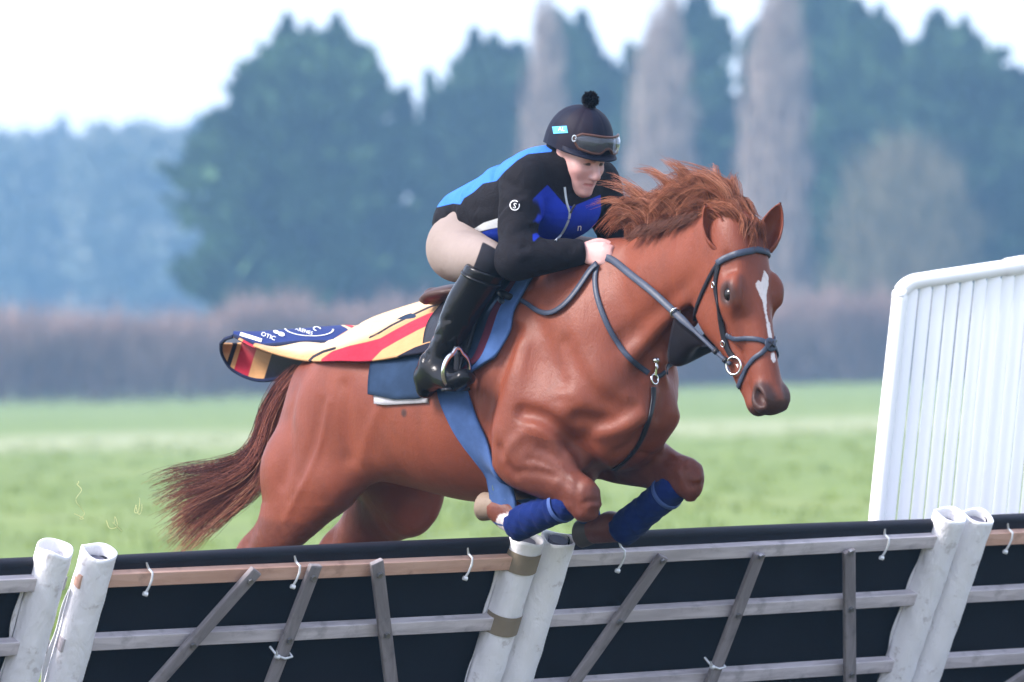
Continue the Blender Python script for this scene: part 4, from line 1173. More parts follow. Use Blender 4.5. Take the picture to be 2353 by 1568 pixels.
for i in range(46):                                        # hair over the poll, running back into the mane
    a = H(r.uniform(-.02, .02), r.uniform(-.075, -.01), r.uniform(-.045, .035))
    ctrl = []
    for k_, up_ in ((0, 0), (.35, .016), (.7, .022), (1.0, .018)):
        b_ = a + np.array([-.10 * k_, -.02 * k_, .012 * k_])
        q_, n_, _i, _d = H_BVH.find_nearest(Vector(b_ + np.array([0, 0, .02])))
        ctrl.append(np.array(q_) + np.array(n_) * (up_ * r.uniform(.5, 1.6)) if k_ else a)
    locks.append(curve_lock(ctrl, 28, 12, .007, .0035, r, .005)); tones.append(np.clip(r.normal(.48, .2, 28), 0, 1))
link('forelock', strands(np.concatenate(locks), .0009, .0003, np.concatenate(tones)), mane_m, horse)
locks, tones = [], []
tc_ = [(706, 842), (655, 905), (622, 975), (604, 1040), (570, 1090), (508, 1126), (436, 1160), (370, 1206)]
for i in range(90):
    g1, g2 = r.normal(0, 1), r.normal(0, 1)
    e = float(np.clip(g1, -1.7, 1.7))
    ctrl = []
    for k, (x, y) in enumerate(tc_):
        s_ = [0.05, .22, .32, .36, .42, .58, .85, 1.1][k]
        ctrl.append(P(x + e * 16 * s_, y + e * 52 * s_, -.005 + g2 * .06 * s_))
    n = 44
    locks.append(curve_lock(ctrl, n, 18, .012, .010, r, .020)); tones.append(np.clip(r.normal(.46 + .12 * e, .26, n), 0, 1))
for i in range(8):                                         # loose wisps thrown up above the rest
    ctrl = [P(600, 1050, 0), P(560, 1092, 0), P(500, 1095, -.02), P(440, 1082, -.03), P(382 + r.uniform(0, 30), 1076 + r.uniform(0, 10), -.03)]
    locks.append(curve_lock(ctrl, 9, 18, .006, .007, r, .004)); tones.append(np.clip(r.normal(.3, .15, 9), 0, 1))
link('tail', strands(np.concatenate(locks), .0012, .0004, np.concatenate(tones)), tail_m, horse)
# ------------------------------------------------------------------ tack
def slab(grid, nrm, thick, name, mat, parent, attrs=None, closed=False):
    "a sheet (nu x nv points with normals) given a thickness"
    nu, nv = grid.shape[:2]
    a = (grid + nrm * thick * .5).reshape(-1, 3); c = (grid - nrm * thick * .5).reshape(-1, 3)
    i, j = np.meshgrid(np.arange(nu - 1), np.arange(nv - 1), indexing='ij')
    k = (i * nv + j).ravel(); q = np.stack([k, k + nv, k + nv + 1, k + 1], 1)
    n = nu * nv
    e1 = np.concatenate([np.arange(nv - 1), ]); rim = []
    for ed in (np.arange(nv), np.arange(nv) + (nu - 1) * nv, np.arange(nu) * nv, np.arange(nu) * nv + nv - 1):
        rim.append(np.stack([ed[:-1], ed[1:], ed[1:] + n, ed[:-1] + n], 1))
    at2 = {k_: np.concatenate([v_.ravel(), v_.ravel()]) for k_, v_ in (attrs or {}).items()}
    return link(name, mesh_np(name, np.vstack([a, c]), np.vstack([q, q[:, ::-1] + n] + rim), True, at2), mat, parent)
def grid_normals(g, out):
    du, dv = np.gradient(g, axis=0), np.gradient(g, axis=1)
    n = np.cross(du, dv); n /= np.linalg.norm(n, axis=2)[..., None] + 1e-12
    return np.where(((n * out).sum(2) < 0)[..., None], -n, n)
AXZ = -.36
def round_trunk(f, th, off):
    "place on the horse's trunk at station f and angle th (degrees, towards the viewer positive), off outside the skin"
    t = math.radians(th)
    d = T(0, -math.sin(t), math.cos(t)) - T(0, 0, 0)
    a = T(f, 0, AXZ)
    p, n, i, ds = H_BVH.ray_cast(Vector(a + d * .9), Vector(-d), .9)
    p = a + d * .3 if p is None else np.array(p)
    return p + d * off
def blanket(fgrid, tgrid, off, thick, name, mat, parent, attrs=None, smooth=2):
    nu, nv = fgrid.shape
    g = np.array([[round_trunk(fgrid[i, j], tgrid[i, j], off) for j in range(nv)] for i in range(nu)])
    for _ in range(smooth):
        h = g.copy(); h[1:-1] = (g[:-2] + 2 * g[1:-1] + g[2:]) / 4; g = h.copy()
        h[:, 1:-1] = (g[:, :-2] + 2 * g[:, 1:-1] + g[:, 2:]) / 4; g = h
    out = g - np.array([T(f, 0, AXZ) for f in fgrid[:, 0]])[:, None]
    return slab(g, grid_normals(g, out), thick, name, mat, parent, attrs)
def band(pts, nrm, width, thick, name, mat, parent):
    "a strap through points with surface normals"
    p = np.asarray(pts); n = np.asarray(nrm)
    d = np.gradient(p, axis=0); d /= np.linalg.norm(d, axis=1)[:, None] + 1e-9
    n = n - d * (n * d).sum(1)[:, None]; n /= np.linalg.norm(n, axis=1)[:, None] + 1e-9
    w = np.cross(d, n)
    wd = np.broadcast_to(np.asarray(width), (len(p),))[:, None]
    prof = [(-.5, .1), (-.5, .62), (-.42, .95), (.42, .95), (.5, .62), (.5, .1), (.46, -.2), (-.46, -.2)]
    co = np.stack([p + w * wd * a + n * thick * b_ for a, b_ in prof], 1)
    m, k = len(p), len(prof)
    i, j = np.meshgrid(np.arange(m - 1), np.arange(k), indexing='ij')
    a0 = (i * k + j).ravel(); a1 = (i * k + (j + 1) % k).ravel()
    q = np.stack([a0, a1, a1 + k, a0 + k], 1)
    caps = np.array([[0, 1, 6, 7], [1, 2, 3, 4], [1, 4, 5, 6]]); q = np.vstack([q, caps[:, ::-1], caps + (m - 1) * k])
    return link(name, mesh_np(name, co.reshape(-1, 3), q, False), mat, parent)
def strap_on(bvh, px, width, thick, name, mat, parent, off=.002, n=8):
    "strap lying on a surface along pixels"
    q = spline(np.array(px, float), n)
    P_, N_ = [], []
    for x, y in q:
        p, m = hit(bvh, x, y)
        if p is None or (P_ and np.linalg.norm(p - P_[-1]) > .12): continue
        P_.append(p + m * off); N_.append(m)
    P_, N_ = np.array(P_), np.array(N_)
    for _ in range(3):
        P_[1:-1] = (P_[:-2] + 2 * P_[1:-1] + P_[2:]) / 4; N_[1:-1] = (N_[:-2] + 2 * N_[1:-1] + N_[2:]) / 4
    return band(P_, N_, width, thick, name, mat, parent), P_, N_
def nearest(p):
    q, n, i, d = H_BVH.find_nearest(Vector(p)); return np.array(q), np.array(n)
def mirror_head(pts):
    "the same strap on the other side of the head"
    a = np.asarray(pts) - POLL
    m = POLL + np.outer(a @ h_d, h_d) + np.outer(a @ h_n, h_n) - np.outer(a @ h_l, h_l)
    r_ = [nearest(p) for p in m]
    return np.array([p + n * .002 for p, n in r_]), np.array([n for p, n in r_])
def ring_mesh(c, ax, rad, tube, n=28, k=8, sx=1.0):
    ax = np.asarray(ax, float) / np.linalg.norm(ax)
    u = np.cross(ax, [.1, .2, 1.0]); u /= np.linalg.norm(u); w = np.cross(ax, u)
    a, b_ = np.meshgrid(np.arange(n) * 2 * math.pi / n, np.arange(k) * 2 * math.pi / k, indexing='ij')
    rr = rad + tube * np.cos(b_)
    co = np.asarray(c) + (rr * np.cos(a))[..., None] * u * sx + (rr * np.sin(a))[..., None] * w + (tube * np.sin(b_))[..., None] * ax
    i, j = np.meshgrid(np.arange(n), np.arange(k), indexing='ij')
    f = lambda x, y: ((x % n) * k + (y % k)).ravel()
    return mesh_np('ring', co.reshape(-1, 3), np.stack([f(i, j), f(i + 1, j), f(i + 1, j + 1), f(i, j + 1)], 1))
view_b = (to_b(CAM) - to_b(np.array([0, 20.0, 1.6]))); view_b /= np.linalg.norm(view_b)

leather = simple('blue_grey_leather', (.034, .044, .072), .42, var=.25, scale=30, bumps=.2, bscale=140, spec=.28)
leather_k = simple('black_leather', (.014, .014, .019), .38, var=.3, scale=30, bumps=.25, bscale=140)
leather_b = simple('brown_leather', (.060, .032, .028), .42, var=.3, scale=20, bumps=.25, bscale=120)
metal = simple('polished_steel', (.75, .75, .77), .16, 1.0, var=.05)
def cloth(name, c, var=.18, rough=.9, weave=500, sheen=.3, big=.35):
    m, nt, b = material(name)
    c = np.array(c)
    cc = mix(nt, smooth_step(nt, noise(nt, 9, 4, .6), .35, .7), tuple(c * (1 - var)), tuple(np.minimum(c * (1 + var), 1)))
    nt.links.new(cc, b.inputs['Base Color']); b.inputs['Roughness'].default_value = rough; b.inputs['Sheen Weight'].default_value = sheen * .15; b.inputs['Specular IOR Level'].default_value = .06
    h = calc(nt, 'ADD', noise(nt, 28, 4, .6), calc(nt, 'MULTIPLY', noise(nt, weave, 2), .5))
    bump(nt, b, h, big, .004)
    return m
denim = cloth('denim_blue_cloth', (.020, .038, .076))
light_blue = cloth('light_blue_cloth', (.056, .108, .255))
girth_m = cloth('blue_girth_web', (.045, .085, .205))
fleece_m = cloth('royal_blue_fleece', (.006, .017, .105), big=.7, weave=150, sheen=.35)
pale_cloth = cloth('grey_white_pad', (.42, .41, .44))
maroon = cloth('maroon_lining', (.085, .018, .035))

# ------------------------------------------------------------------ the rider
mir = lambda p, s: np.array([p[0], p[1] * (1 if s < 0 else -1), p[2]])
RJ = dict(pelvis=P(1100, 548, 0), hip=P(1052, 575, -.115), knee=P(1128, 600, -.305), ankle=P(1000, 838, -.345), ball=P(1046, 880, -.365), toe=P(1062, 868, -.37), heel=P(972, 880, -.34),
          sh=P(1205, 418, -.175), elb=P(1182, 598, -.285), wrist=P(1335, 580, -.105), kn=P(1404, 588, -.070))
AX = [P(1096, 518, 0), P(1140, 500, 0), P(1215, 465, 0), P(1265, 425, 0), P(1300, 395, 0), P(1316, 374, 0)]
# head frame: forward, up, left
RH_P = R(22); RH_Y = R(2)
rh_h = np.array([math.cos(RH_Y), -math.sin(RH_Y), 0]); rh_l = np.array([math.sin(RH_Y), math.cos(RH_Y), 0])
rh_f = math.cos(RH_P) * rh_h - math.sin(RH_P) * np.array([0, 0, 1.0])
rh_u = math.sin(RH_P) * rh_h + math.cos(RH_P) * np.array([0, 0, 1.0])
RC = P(1326, 358, 0)                               # middle of the head, between the ears
def RHp(f, u, l): return RC + rh_f * f + rh_u * u + rh_l * l
rhx = (rh_f, rh_u, rh_l)

view_b_ = (to_b(CAM) - to_b(np.array([0, 20.0, 1.6]))); view_b_ /= np.linalg.norm(view_b_)
def torso(F, g=0.0, k=.05):
    w = [(.128, .160), (.138, .160), (.150, .178), (.125, .165), (.078, .088), (.058, .062)]
    F.tube([row(p, a + g, b_ + g) for p, (a, b_) in zip(AX, w)], k=k)
    F.tube([row(P(1205, 505, 0), .09 + g, .13 + g), row(P(1262, 500, 0), .085 + g, .135 + g), row(P(1300, 486, 0), .078 + g, .130 + g), row(P(1312, 474, 0), .055 + g, .105 + g)], k=.035)
    for s in (-1, 1):
        F.tube([row(mir(RJ['sh'], s) * .6 + AX[3] * .4, .085 + g), row(mir(RJ['sh'], s), .066 + g)], k=.07)
def arm(F, s, g=0.0, k=.035):
    a, e, w = (mir(RJ[n], s) for n in ('sh', 'elb', 'wrist'))
    F.tube([row(a, .064 + g), row(a * .6 + e * .4 + [-.005, 0, 0], .060 + g), row(e * .85 + a * .15, .052 + g), row(e + [0.0, 0, -.004], .049 + g)], k=k)
    F.tube([row(e, .049 + g), row(e * .7 + w * .3, .052 + g), row(e * .25 + w * .75, .040 + g), row(w, .033 + g)], k=k)
def pelvis(F, g=0.0):
    F.tube([row(RJ['pelvis'] + [-.0, 0, .01], .115 + g, .160 + g), row(RJ['pelvis'] + [.03, 0, .03], .12 + g, .16 + g)], k=.05)
    for s in (-1, 1):
        h, n = mir(RJ['hip'], s), mir(RJ['knee'], s)
        F.ell(h + [.004, 0, .008], (.098 + g, .092 + g, .102 + g), k=.05)
        F.tube([row(h, .096 + g), row(h * .55 + n * .45 + [0, 0, -.01], .086 + g), row(n * .85 + h * .15, .067 + g), row(n, .058 + g)], k=.05)
def shin(F, s, g=0.0, k=.03):
    n, a = mir(RJ['knee'], s), mir(RJ['ankle'], s)
    v = a - n
    back = np.array([-.9, 0, -.2]) * .018
    F.tube([row(n, .057 + g), row(n + v * .2 + back * .4, .053 + g), row(n + v * .42 + back, .051 + g), row(n + v * .7 + back * .5, .040 + g), row(n + v * .92, .035 + g), row(a, .038 + g)], k=k)
def foot(F, s, g=0.0, k=.03):
    a, h, b_, t_ = (mir(RJ[n], s) for n in ('ankle', 'heel', 'ball', 'toe'))
    F.tube([row(a, .041 + g), row(a * .5 + h * .5 + [.015, 0, 0], .044 + g, .037 + g), row(h + [.015, 0, .02], .034 + g, .033 + g)], k=k)
    F.tube([row(h + [.03, 0, .022], .036 + g, .034 + g), row(h * .45 + b_ * .55 + [0, 0, .024], .036 + g, .040 + g), row(b_ + [0, 0, .006], .030 + g, .043 + g), row(t_ + [.015, 0, .0], .023 + g, .034 + g)], k=k)
def head(F):
    F.ell(RHp(-.010, .045, 0), (.098, .098, .076), rhx, k=.03)                       # skull
    F.tube([row(RHp(.035, -.02, 0), .062, .062), row(RHp(.050, -.060, 0), .050, .052), row(RHp(.060, -.092, 0), .034, .034)], L=rh_l, k=.03)   # face down to the chin
    for s in (-1, 1):
        F.tube([row(RHp(-.015, -.035, s * .058), .020, .014), row(RHp(.005, -.072, s * .050), .017, .013), row(RHp(.055, -.105, s * .018), .015, .014)], k=.025)   # jaw
        F.ell(RHp(.062, -.024, s * .038), (.026, .022, .024), rhx, k=.03)            # cheekbone
        F.ell(RHp(.080, .020, s * .028), (.019, .012, .026), rhx, k=.022)            # brow
        F.ell(RHp(.100, .000, s * .031), (.016, .011, .018), rhx, k=.012, op='cut')  # socket
        F.ell(RHp(.078, .000, s * .031), (.014, .013, .014), rhx, k=.006)            # eyeball under its lid
        F.ell(RHp(.100, -.043, s * .012), (.010, .008, .008), rhx, k=.008)           # nostril wing
        F.tube([row(RHp(-.012, .012, s * .072), .017, .007), row(RHp(-.016, -.022, s * .069), .011, .006)], L=rh_l, k=.010)   # ear
        F.ridge([RHp(.088, -.040, s * .022), RHp(.082, -.062, s * .030)], .010, -.0015)
        F.ridge([RHp(.103, -.049, s * .007), RHp(.102, -.050, s * .010)], .004, -.005)
    F.tube([row(RHp(.088, .012, 0), .010, .009), row(RHp(.104, -.015, 0), .011, .010), row(RHp(.116, -.036, 0), .012, .012), row(RHp(.100, -.046, 0), .009, .009)], k=.012)   # nose
    F.tube([row(RHp(.086, -.065, -.022), .006), row(RHp(.097, -.063, 0), .008), row(RHp(.086, -.065, .022), .006)], k=.007)      # lips
    F.tube([row(RHp(.084, -.078, -.018), .006), row(RHp(.094, -.078, 0), .009), row(RHp(.084, -.078, .018), .006)], k=.007)
    F.ridge([RHp(.090, -.071, -.024), RHp(.1045, -.0705, 0), RHp(.090, -.071, .024)], .0035, -.005)
    F.ell(RHp(.083, -.102, 0), (.017, .015, .02), rhx, k=.015)                        # chin
    F.tube([row(RHp(-.02, -.06, 0), .052, .052), row(AX[4] + [0, 0, .0], .056, .058)], k=.03)
def hand(F, s):
    w, kn = mir(RJ['wrist'], s), mir(RJ['kn'], s)
    d = (kn - w) / np.linalg.norm(kn - w)
    out = np.array([0.15, s * 1.0, .25]); out = out - d * (out @ d); out /= np.linalg.norm(out)   # back of the hand
    up = np.cross(d, out); up = up if up[2] > 0 else -up
    W = lambda a, b_, c: w + d * a + up * b_ + out * c
    F.tube([row(W(-.03, 0, 0), .029, .026), row(W(.01, 0, 0), .031, .024), row(W(.045, 0, .002), .040, .018), row(W(.078, .002, .004), .041, .015)], L=out, k=.015)
    for i, (o, ln, lift) in enumerate(((.031, .040, .0), (.011, .044, .003), (-.010, .041, .002), (-.029, .034, -.002))):      # index to little finger
        r_ = .0098 - .0006 * i
        a0 = W(.080 + lift, o, .006)
        a1 = a0 + d * .026 + out * -.010 - up * .004
        a2 = a1 + d * .004 + out * -(ln * .62) - up * .002
        a3 = a2 - d * .028 + out * -.002
        F.tube([row(W(.055, o * .9, .006), r_), row(a0, r_ + .0012)], k=.006)
        F.tube([row(a0, r_ + .001), row(a1, r_)], k=.004)
        F.tube([row(a1, r_), row(a2, r_ - .0006)], k=.003)
        F.tube([row(a2, r_ - .0006), row(a3, r_ - .0014)], k=.003)
    F.tube([row(W(.012, .026, -.012), .015), row(W(.045, .046, -.020), .0125), row(W(.075, .047, -.028), .0108), row(W(.098, .038, -.034), .0090)], k=.008)

def build_rider():
    f0, f1 = -.32, .78
    F = Field(axis((f0, .010), (.12, .0048), (f1, .0048), f1 + .01), axis((-.44, .010), (-.16, .0046), (.16, .010), .44), axis((1.02, .010), (1.78, .0048), 2.55))
    torso(F, -.02); pelvis(F, -.014)
    for s in (-1, 1):
        arm(F, s, -.012); shin(F, s, -.010); foot(F, s, -.009)
    head(F)
    for s in (-1, 1): hand(F, s)
    return F.mesh()
person = on_horse(empty('person', label='rider in black and blue jacket, beige breeches and pompom helmet crouching over the horse', category='person'))
r_co, r_q = build_rider()
rf, ru, rl = ((r_co - RC) @ v for v in (rh_f, rh_u, rh_l))
lip = .010 - line_d(np.stack([rf, ru, rl], 1), [(.088, -.071, -.021), (.100, -.070, 0), (.088, -.071, .021)])
brow = .0075 - np.minimum(*[line_d(np.stack([rf, ru, rl], 1), [(.098, .016, s * .013), (.097, .020, s * .030), (.082, .017, s * .048)]) for s in (-1, 1)])
lash = .0068 - np.minimum(*[line_d(np.stack([rf, ru, rl], 1), [(.084, -.001, s * .019), (.092, .002, s * .031), (.080, -.001, s * .044)]) for s in (-1, 1)])
flush = np.exp(-np.minimum(*[np.linalg.norm(np.stack([rf - .070, ru + .038, rl - s * .042], 1), axis=1) for s in (-1, 1)]) ** 2 / .025 ** 2)
skin, nt, b = material('skin')
base = mix(nt, noise(nt, 40, 4), (.50, .27, .25), (.60, .345, .325))
base = mix(nt, calc(nt, 'MULTIPLY', attr(nt, 'flush'), .45), base, (.58, .22, .21))
base = mix(nt, calc(nt, 'MULTIPLY', smooth_step(nt, attr(nt, 'lip'), .0, .006), .75), base, (.40, .13, .13))
base = mix(nt, calc(nt, 'MULTIPLY', smooth_step(nt, attr(nt, 'brow'), -.001, .004), .85), base, (.10, .055, .04))
base = mix(nt, calc(nt, 'MULTIPLY', smooth_step(nt, attr(nt, 'lash'), .0, .003), .95), base, (.03, .018, .018))
nt.links.new(base, b.inputs['Base Color']); b.inputs['Roughness'].default_value = .48
b.inputs['Subsurface Weight'].default_value = .12; b.inputs['Subsurface Radius'].default_value = (.012, .005, .003); b.inputs['Subsurface Scale'].default_value = .5
bump(nt, b, noise(nt, 220, 3), .12, .002)
link('body', mesh_np('rider_body', r_co, r_q, True, dict(lip=lip, brow=brow, lash=lash, flush=flush)), skin, person)

# ---- clothes
def crease(F, r, a, c_, around, rad, n, amp, wid):
    "short soft folds across a limb or the trunk between a and c_"
    v = c_ - a; L_ = np.linalg.norm(v); v = v / L_
    for _ in range(n):
        t = r.random(); ang = r.uniform(0, 2 * math.pi); rr = rad
        u = np.cross(v, around); u /= np.linalg.norm(u); w = np.cross(v, u)
        pts = [a + v * (L_ * t + sh) + (u * math.cos(ang + da) + w * math.sin(ang + da)) * rr for da, sh in zip(np.linspace(-.6, .6, 5), np.linspace(-.03, .03, 5) * r.choice([-1, 1]))]
        F.ridge(pts, wid * r.uniform(.7, 1.3), amp * r.choice([1, -1, -1]) * r.uniform(.5, 1.2))
r = np.random.default_rng(5)
F = grid_near(.006, (-.30, -.42, 1.62), (.62, .42, 2.42))
torso(F, .010)
for s in (-1, 1): arm(F, s, .012)
for s in (-1, 1):
    crease(F, r, mir(RJ['sh'], s), mir(RJ['elb'], s), [0, 0, 1.0], .070, 15, .009, .012)
    crease(F, r, mir(RJ['elb'], s), mir(RJ['wrist'], s), [0, 0, 1.0], .056, 15, .007, .010)
    g = np.array([1, -s, 1])
    for (pts, am, wd) in (([(1150, 560), (1180, 575), (1215, 572)], -.009, .012), ([(1152, 580), (1185, 596), (1225, 590)], .007, .014), ([(1170, 610), (1200, 604), (1240, 580)], -.008, .011),
                          ([(1145, 420), (1150, 470), (1146, 520)], -.012, .016), ([(1060, 470), (1100, 475), (1140, 470)], -.008, .014), ([(1030, 490), (1080, 500), (1135, 500)], .008, .016),
                          ([(1050, 510), (1090, 515), (1135, 490)], -.008, .012), ([(1020, 500), (1050, 520), (1090, 520)], -.010, .012), ([(1235, 540), (1270, 530), (1300, 545)], -.006, .012), ([(1240, 500), (1260, 520), (1290, 530)], .005, .014)):
        l0 = -.20 if pts[0][0] < 1140 else (-.30 if pts[0][1] > 550 and pts[0][0] < 1230 else -.20)
        F.ridge([P(x, y, l0) * g for x, y in pts], wd, am)
crease(F, r, AX[0], AX[2], [0, 0, 1.0], .165, 34, .009, .013)
hem = AX[0] - (AX[1] - AX[0]) / np.linalg.norm(AX[1] - AX[0]) * .085
F.plane(hem, AX[0] - AX[1])
for s in (-1, 1):
    w_, e_ = mir(RJ['wrist'], s), mir(RJ['elb'], s); dv = (w_ - e_) / np.linalg.norm(w_ - e_)
    X, Y, Z = F.grid(tuple(slice(0, c) for c in F.d.shape))
    cutp = w_ + dv * .012
    side = ((X - cutp[0]) * dv[0] + (Y - cutp[1]) * dv[1] + (Z - cutp[2]) * dv[2])
    nearw = np.sqrt((X - w_[0]) ** 2 + (Y - w_[1]) ** 2 + (Z - w_[2]) ** 2) < .085
    F.d = np.where(nearw & (side > -.02), smax(F.d, side, .008), F.d).astype(np.float32)
F.blur(tuple(slice(0, c) for c in F.d.shape), 1)
j_co, j_q = F.mesh()
j_px = pix_all(j_co); j_n = normals(j_co, j_q)
m_co = j_co * np.array([1, 1, 1]); m_co[:, 1] = -np.abs(m_co[:, 1]); m_px = pix_all(m_co)
arm_d = np.minimum(*[line_d(j_co, [mir(RJ['sh'], s) + (mir(RJ['elb'], s) - mir(RJ['sh'], s)) * .15, mir(RJ['elb'], s), mir(RJ['wrist'], s)]) for s in (-1, 1)])
ax_d = (AX[3] - AX[0]) / np.linalg.norm(AX[3] - AX[0]); ax_u = np.array([-ax_d[2], 0, ax_d[0]])
backness = (j_co - AX[2]) @ ax_u
back_blue = poly_sd(m_px, [(1268, 349), (1213, 354), (1188, 369), (1160, 394), (1141, 416), (1110, 422), (1088, 442), (1066, 456), (1058, 470), (1041, 468), (990, 480), (960, 420), (1100, 300), (1270, 280)])
back_blue = np.where(backness > .02, back_blue, -30)
chest = poly_sd(j_px, [(1224, 458), (1258, 425), (1297, 470), (1316, 475), (1375, 450), (1440, 430), (1440, 562), (1224, 555)])
chest = np.where((j_n @ view_b_ > -.1) & (arm_d > .066) & (backness < .08), chest, -30)
chest = np.minimum(chest, (arm_d - .069) * 700); chest = np.where(j_co[:, 1] > .11, -30, chest)
trim = poly_sd(m_px, [(1083, 530), (1112, 512), (1150, 500), (1150, 522), (1118, 528), (1090, 536)])
trim2 = poly_sd(m_px, [(1105, 534), (1150, 522), (1150, 560), (1125, 548)])
trim = np.where(arm_d > .075, trim, -30); trim2 = np.where(arm_d > .075, trim2, -30)
jk, nt, b = material('jacket_softshell')
n1 = noise(nt, 7, 4, .6)
base = mix(nt, n1, (.0062, .0056, .0082), (.011, .010, .014))
mk = lambda nm: smooth_step(nt, attr(nt, nm), -1.2, 1.2)
base = mix(nt, mk('back_blue'), base, mix(nt, n1, (.035, .145, .56), (.05, .19, .66)))
base = mix(nt, mk('chest'), base, mix(nt, n1, (.010, .026, .30), (.014, .040, .42)))
base = mix(nt, mk('trim2'), base, (.014, .040, .36)); base = mix(nt, mk('trim'), base, (.62, .64, .66))
nt.links.new(base, b.inputs['Base Color']); b.inputs['Roughness'].default_value = .8; b.inputs['Specular IOR Level'].default_value = .14
bump(nt, b, calc(nt, 'ADD', noise(nt, 15, 4, .6, dist=1.2), calc(nt, 'MULTIPLY', noise(nt, 400, 2), .2)), .50, .014)
jacket = link('jacket', mesh_np('jacket', j_co, j_q, True, dict(back_blue=back_blue, chest=chest, trim=trim, trim2=trim2)), jk, person)
J_BVH = bvh_of(j_co, j_q)
def lay(bvh, px, off):
    out = []
    for x, y in px:
        p, n = hit(bvh, x, y)
        if p is not None: out.append(p + n * off)
    return np.array(out)
zip_m = simple('zip_grey', (.42, .47, .52), .45, .3)
zp = lay(J_BVH, spline(np.array([(1297, 430), (1299, 450), (1303, 472), (1309, 488), (1306, 506), (1296, 528), (1284, 546), (1276, 556)], float), 5), .002)
zp = np.array([p for i, p in enumerate(zp) if i == 0 or np.linalg.norm(p - zp[i - 1]) < .05])
for _ in range(4): zp[1:-1] = (zp[:-2] + 2 * zp[1:-1] + zp[2:]) / 4
v, q = limb_mesh([[(*p, .0042) for p in zp]], 8)
zo = link('zip', mesh_np('zip', v, q), zip_m, jacket)
p, n = hit(J_BVH, 1309, 490)
tube_obj('zip_pull', [p + n * .006, p + n * .009 + np.array([.004, .006, .018]), p + n * .009 + np.array([.01, .012, .028])], .004, simple('zip_pull_dark', (.04, .04, .05), .4), zo)
def text_mesh(body):
    "flat lettering as triangles"
    cu = bpy.data.curves.new('t', 'FONT'); cu.body = body; cu.align_x = 'CENTER'; cu.align_y = 'CENTER'; cu.resolution_u = 3
    o = bpy.data.objects.new('t', cu); col.objects.link(o)
    me = bpy.data.meshes.new_from_object(o.evaluated_get(bpy.context.evaluated_depsgraph_get()))
    co = np.array([v.co[:] for v in me.vertices])[:, :2]; fs = [tuple(p.vertices) for p in me.polygons]
    bpy.data.objects.remove(o); bpy.data.curves.remove(cu); bpy.data.meshes.remove(me)
    return co, fs
def decal(co, fs, cx, cy, sx, sy, rot, bvh, name, mat, parent, off=.0025, shear=0.0):
    "lay a flat shape on a surface, given its place and size in pixels"
    c, s = math.cos(rot), math.sin(rot)
    vs, ok = [], True
    for x, y in co:
        x, y = (x + shear * y) * sx, y * sy
        p, n = hit(bvh, cx + x * c + y * s, cy - (y * c - x * s))
        vs.append((0, 0, 0) if p is None else tuple(p + n * off))
    fs = [f for f in fs if all(vs[i] != (0, 0, 0) for i in f)]
    if not fs: return None
    used = sorted({i for f in fs for i in f}); re_i = {u: k_ for k_, u in enumerate(used)}
    me = bpy.data.meshes.new(name); me.from_pydata([vs[u] for u in used], [], [tuple(re_i[i] for i in f) for f in fs]); me.update()
    return link(name, me, mat, parent)
white_print = simple('white_print', (.75, .76, .78), .6, var=.05)
a_ = np.linspace(0, 2 * math.pi, 41)
def ring_shape(r0, r1, a0=0, a1=2 * math.pi, n=40):
    a = np.linspace(a0, a1, n + 1); co = np.vstack([np.stack([np.cos(a) * r0, np.sin(a) * r0], 1), np.stack([np.cos(a) * r1, np.sin(a) * r1], 1)])
    return co, [(i, i + 1, i + n + 2, i + n + 1) for i in range(n)]
decal(*ring_shape(.82, 1.0, .9, 2 * math.pi + .35), 1183, 473, 11, 11.5, 0, J_BVH, 'sleeve_emblem', white_print, jacket)
decal(*text_mesh('S'), 1183, 474, 17, 17, .25, J_BVH, 'sleeve_letter', white_print, jacket)
decal(*text_mesh('n'), 1331, 522, 22, 24, -.12, J_BVH, 'chest_letter', white_print, jacket, shear=.25)

# breeches with dark knee patches
F = grid_near(.007, (-.42, -.43, 1.52), (.42, .43, 2.12))
pelvis(F, .003)
for s in (-1, 1):
    g = np.array([1, -s, 1])
    for pts, am, wd in (([(1012, 545), (1008, 570), (1004, 600)], -.006, .010), ([(1025, 540), (1018, 570), (1010, 605)], .004, .010), ([(1085, 580), (1072, 600), (1068, 620)], -.007, .009), ([(1096, 575), (1083, 595), (1078, 618)], -.006, .008), ([(1030, 530), (1060, 525), (1100, 530)], -.005, .01), ([(1040, 545), (1030, 580), (1030, 615)], -.004, .012), ([(1060, 560), (1052, 590), (1055, 625)], .004, .010), ([(1075, 545), (1090, 560), (1098, 580)], -.006, .008), ([(1000, 560), (1020, 552), (1050, 548)], -.004, .009)):
        F.ridge([P(x, y, -.20) * g for x, y in pts], wd, am * 1.9)
F.blur(tuple(slice(0, c) for c in F.d.shape), 3)
p_co, p_q = F.mesh()
pm = p_co.copy(); pm[:, 1] = -np.abs(pm[:, 1])
knee_patch = poly_sd(pix_all(pm), [(1109, 556), (1128, 566), (1160, 585), (1240, 640), (1140, 690), (1075, 645), (1092, 604), (1101, 580)])
knee_patch = np.where(np.linalg.norm(pm - RJ['knee'], axis=1) < .20, knee_patch, -30)
bm_, nt, b = material('beige_breeches')
base = mix(nt, noise(nt, 12, 4), (.225, .180, .163), (.278, .225, .203))
base = mix(nt, smooth_step(nt, attr(nt, 'patch'), -1.5, 1.5), base, (.012, .012, .017))
nt.links.new(base, b.inputs['Base Color']); b.inputs['Roughness'].default_value = .8; b.inputs['Specular IOR Level'].default_value = .12
bump(nt, b, calc(nt, 'ADD', noise(nt, 13, 3, .5, dist=1.0), calc(nt, 'MULTIPLY', noise(nt, 500, 2), .15)), .32, .010)
link('breeches', mesh_np('breeches', p_co, p_q, True, dict(patch=knee_patch)), bm_, person)

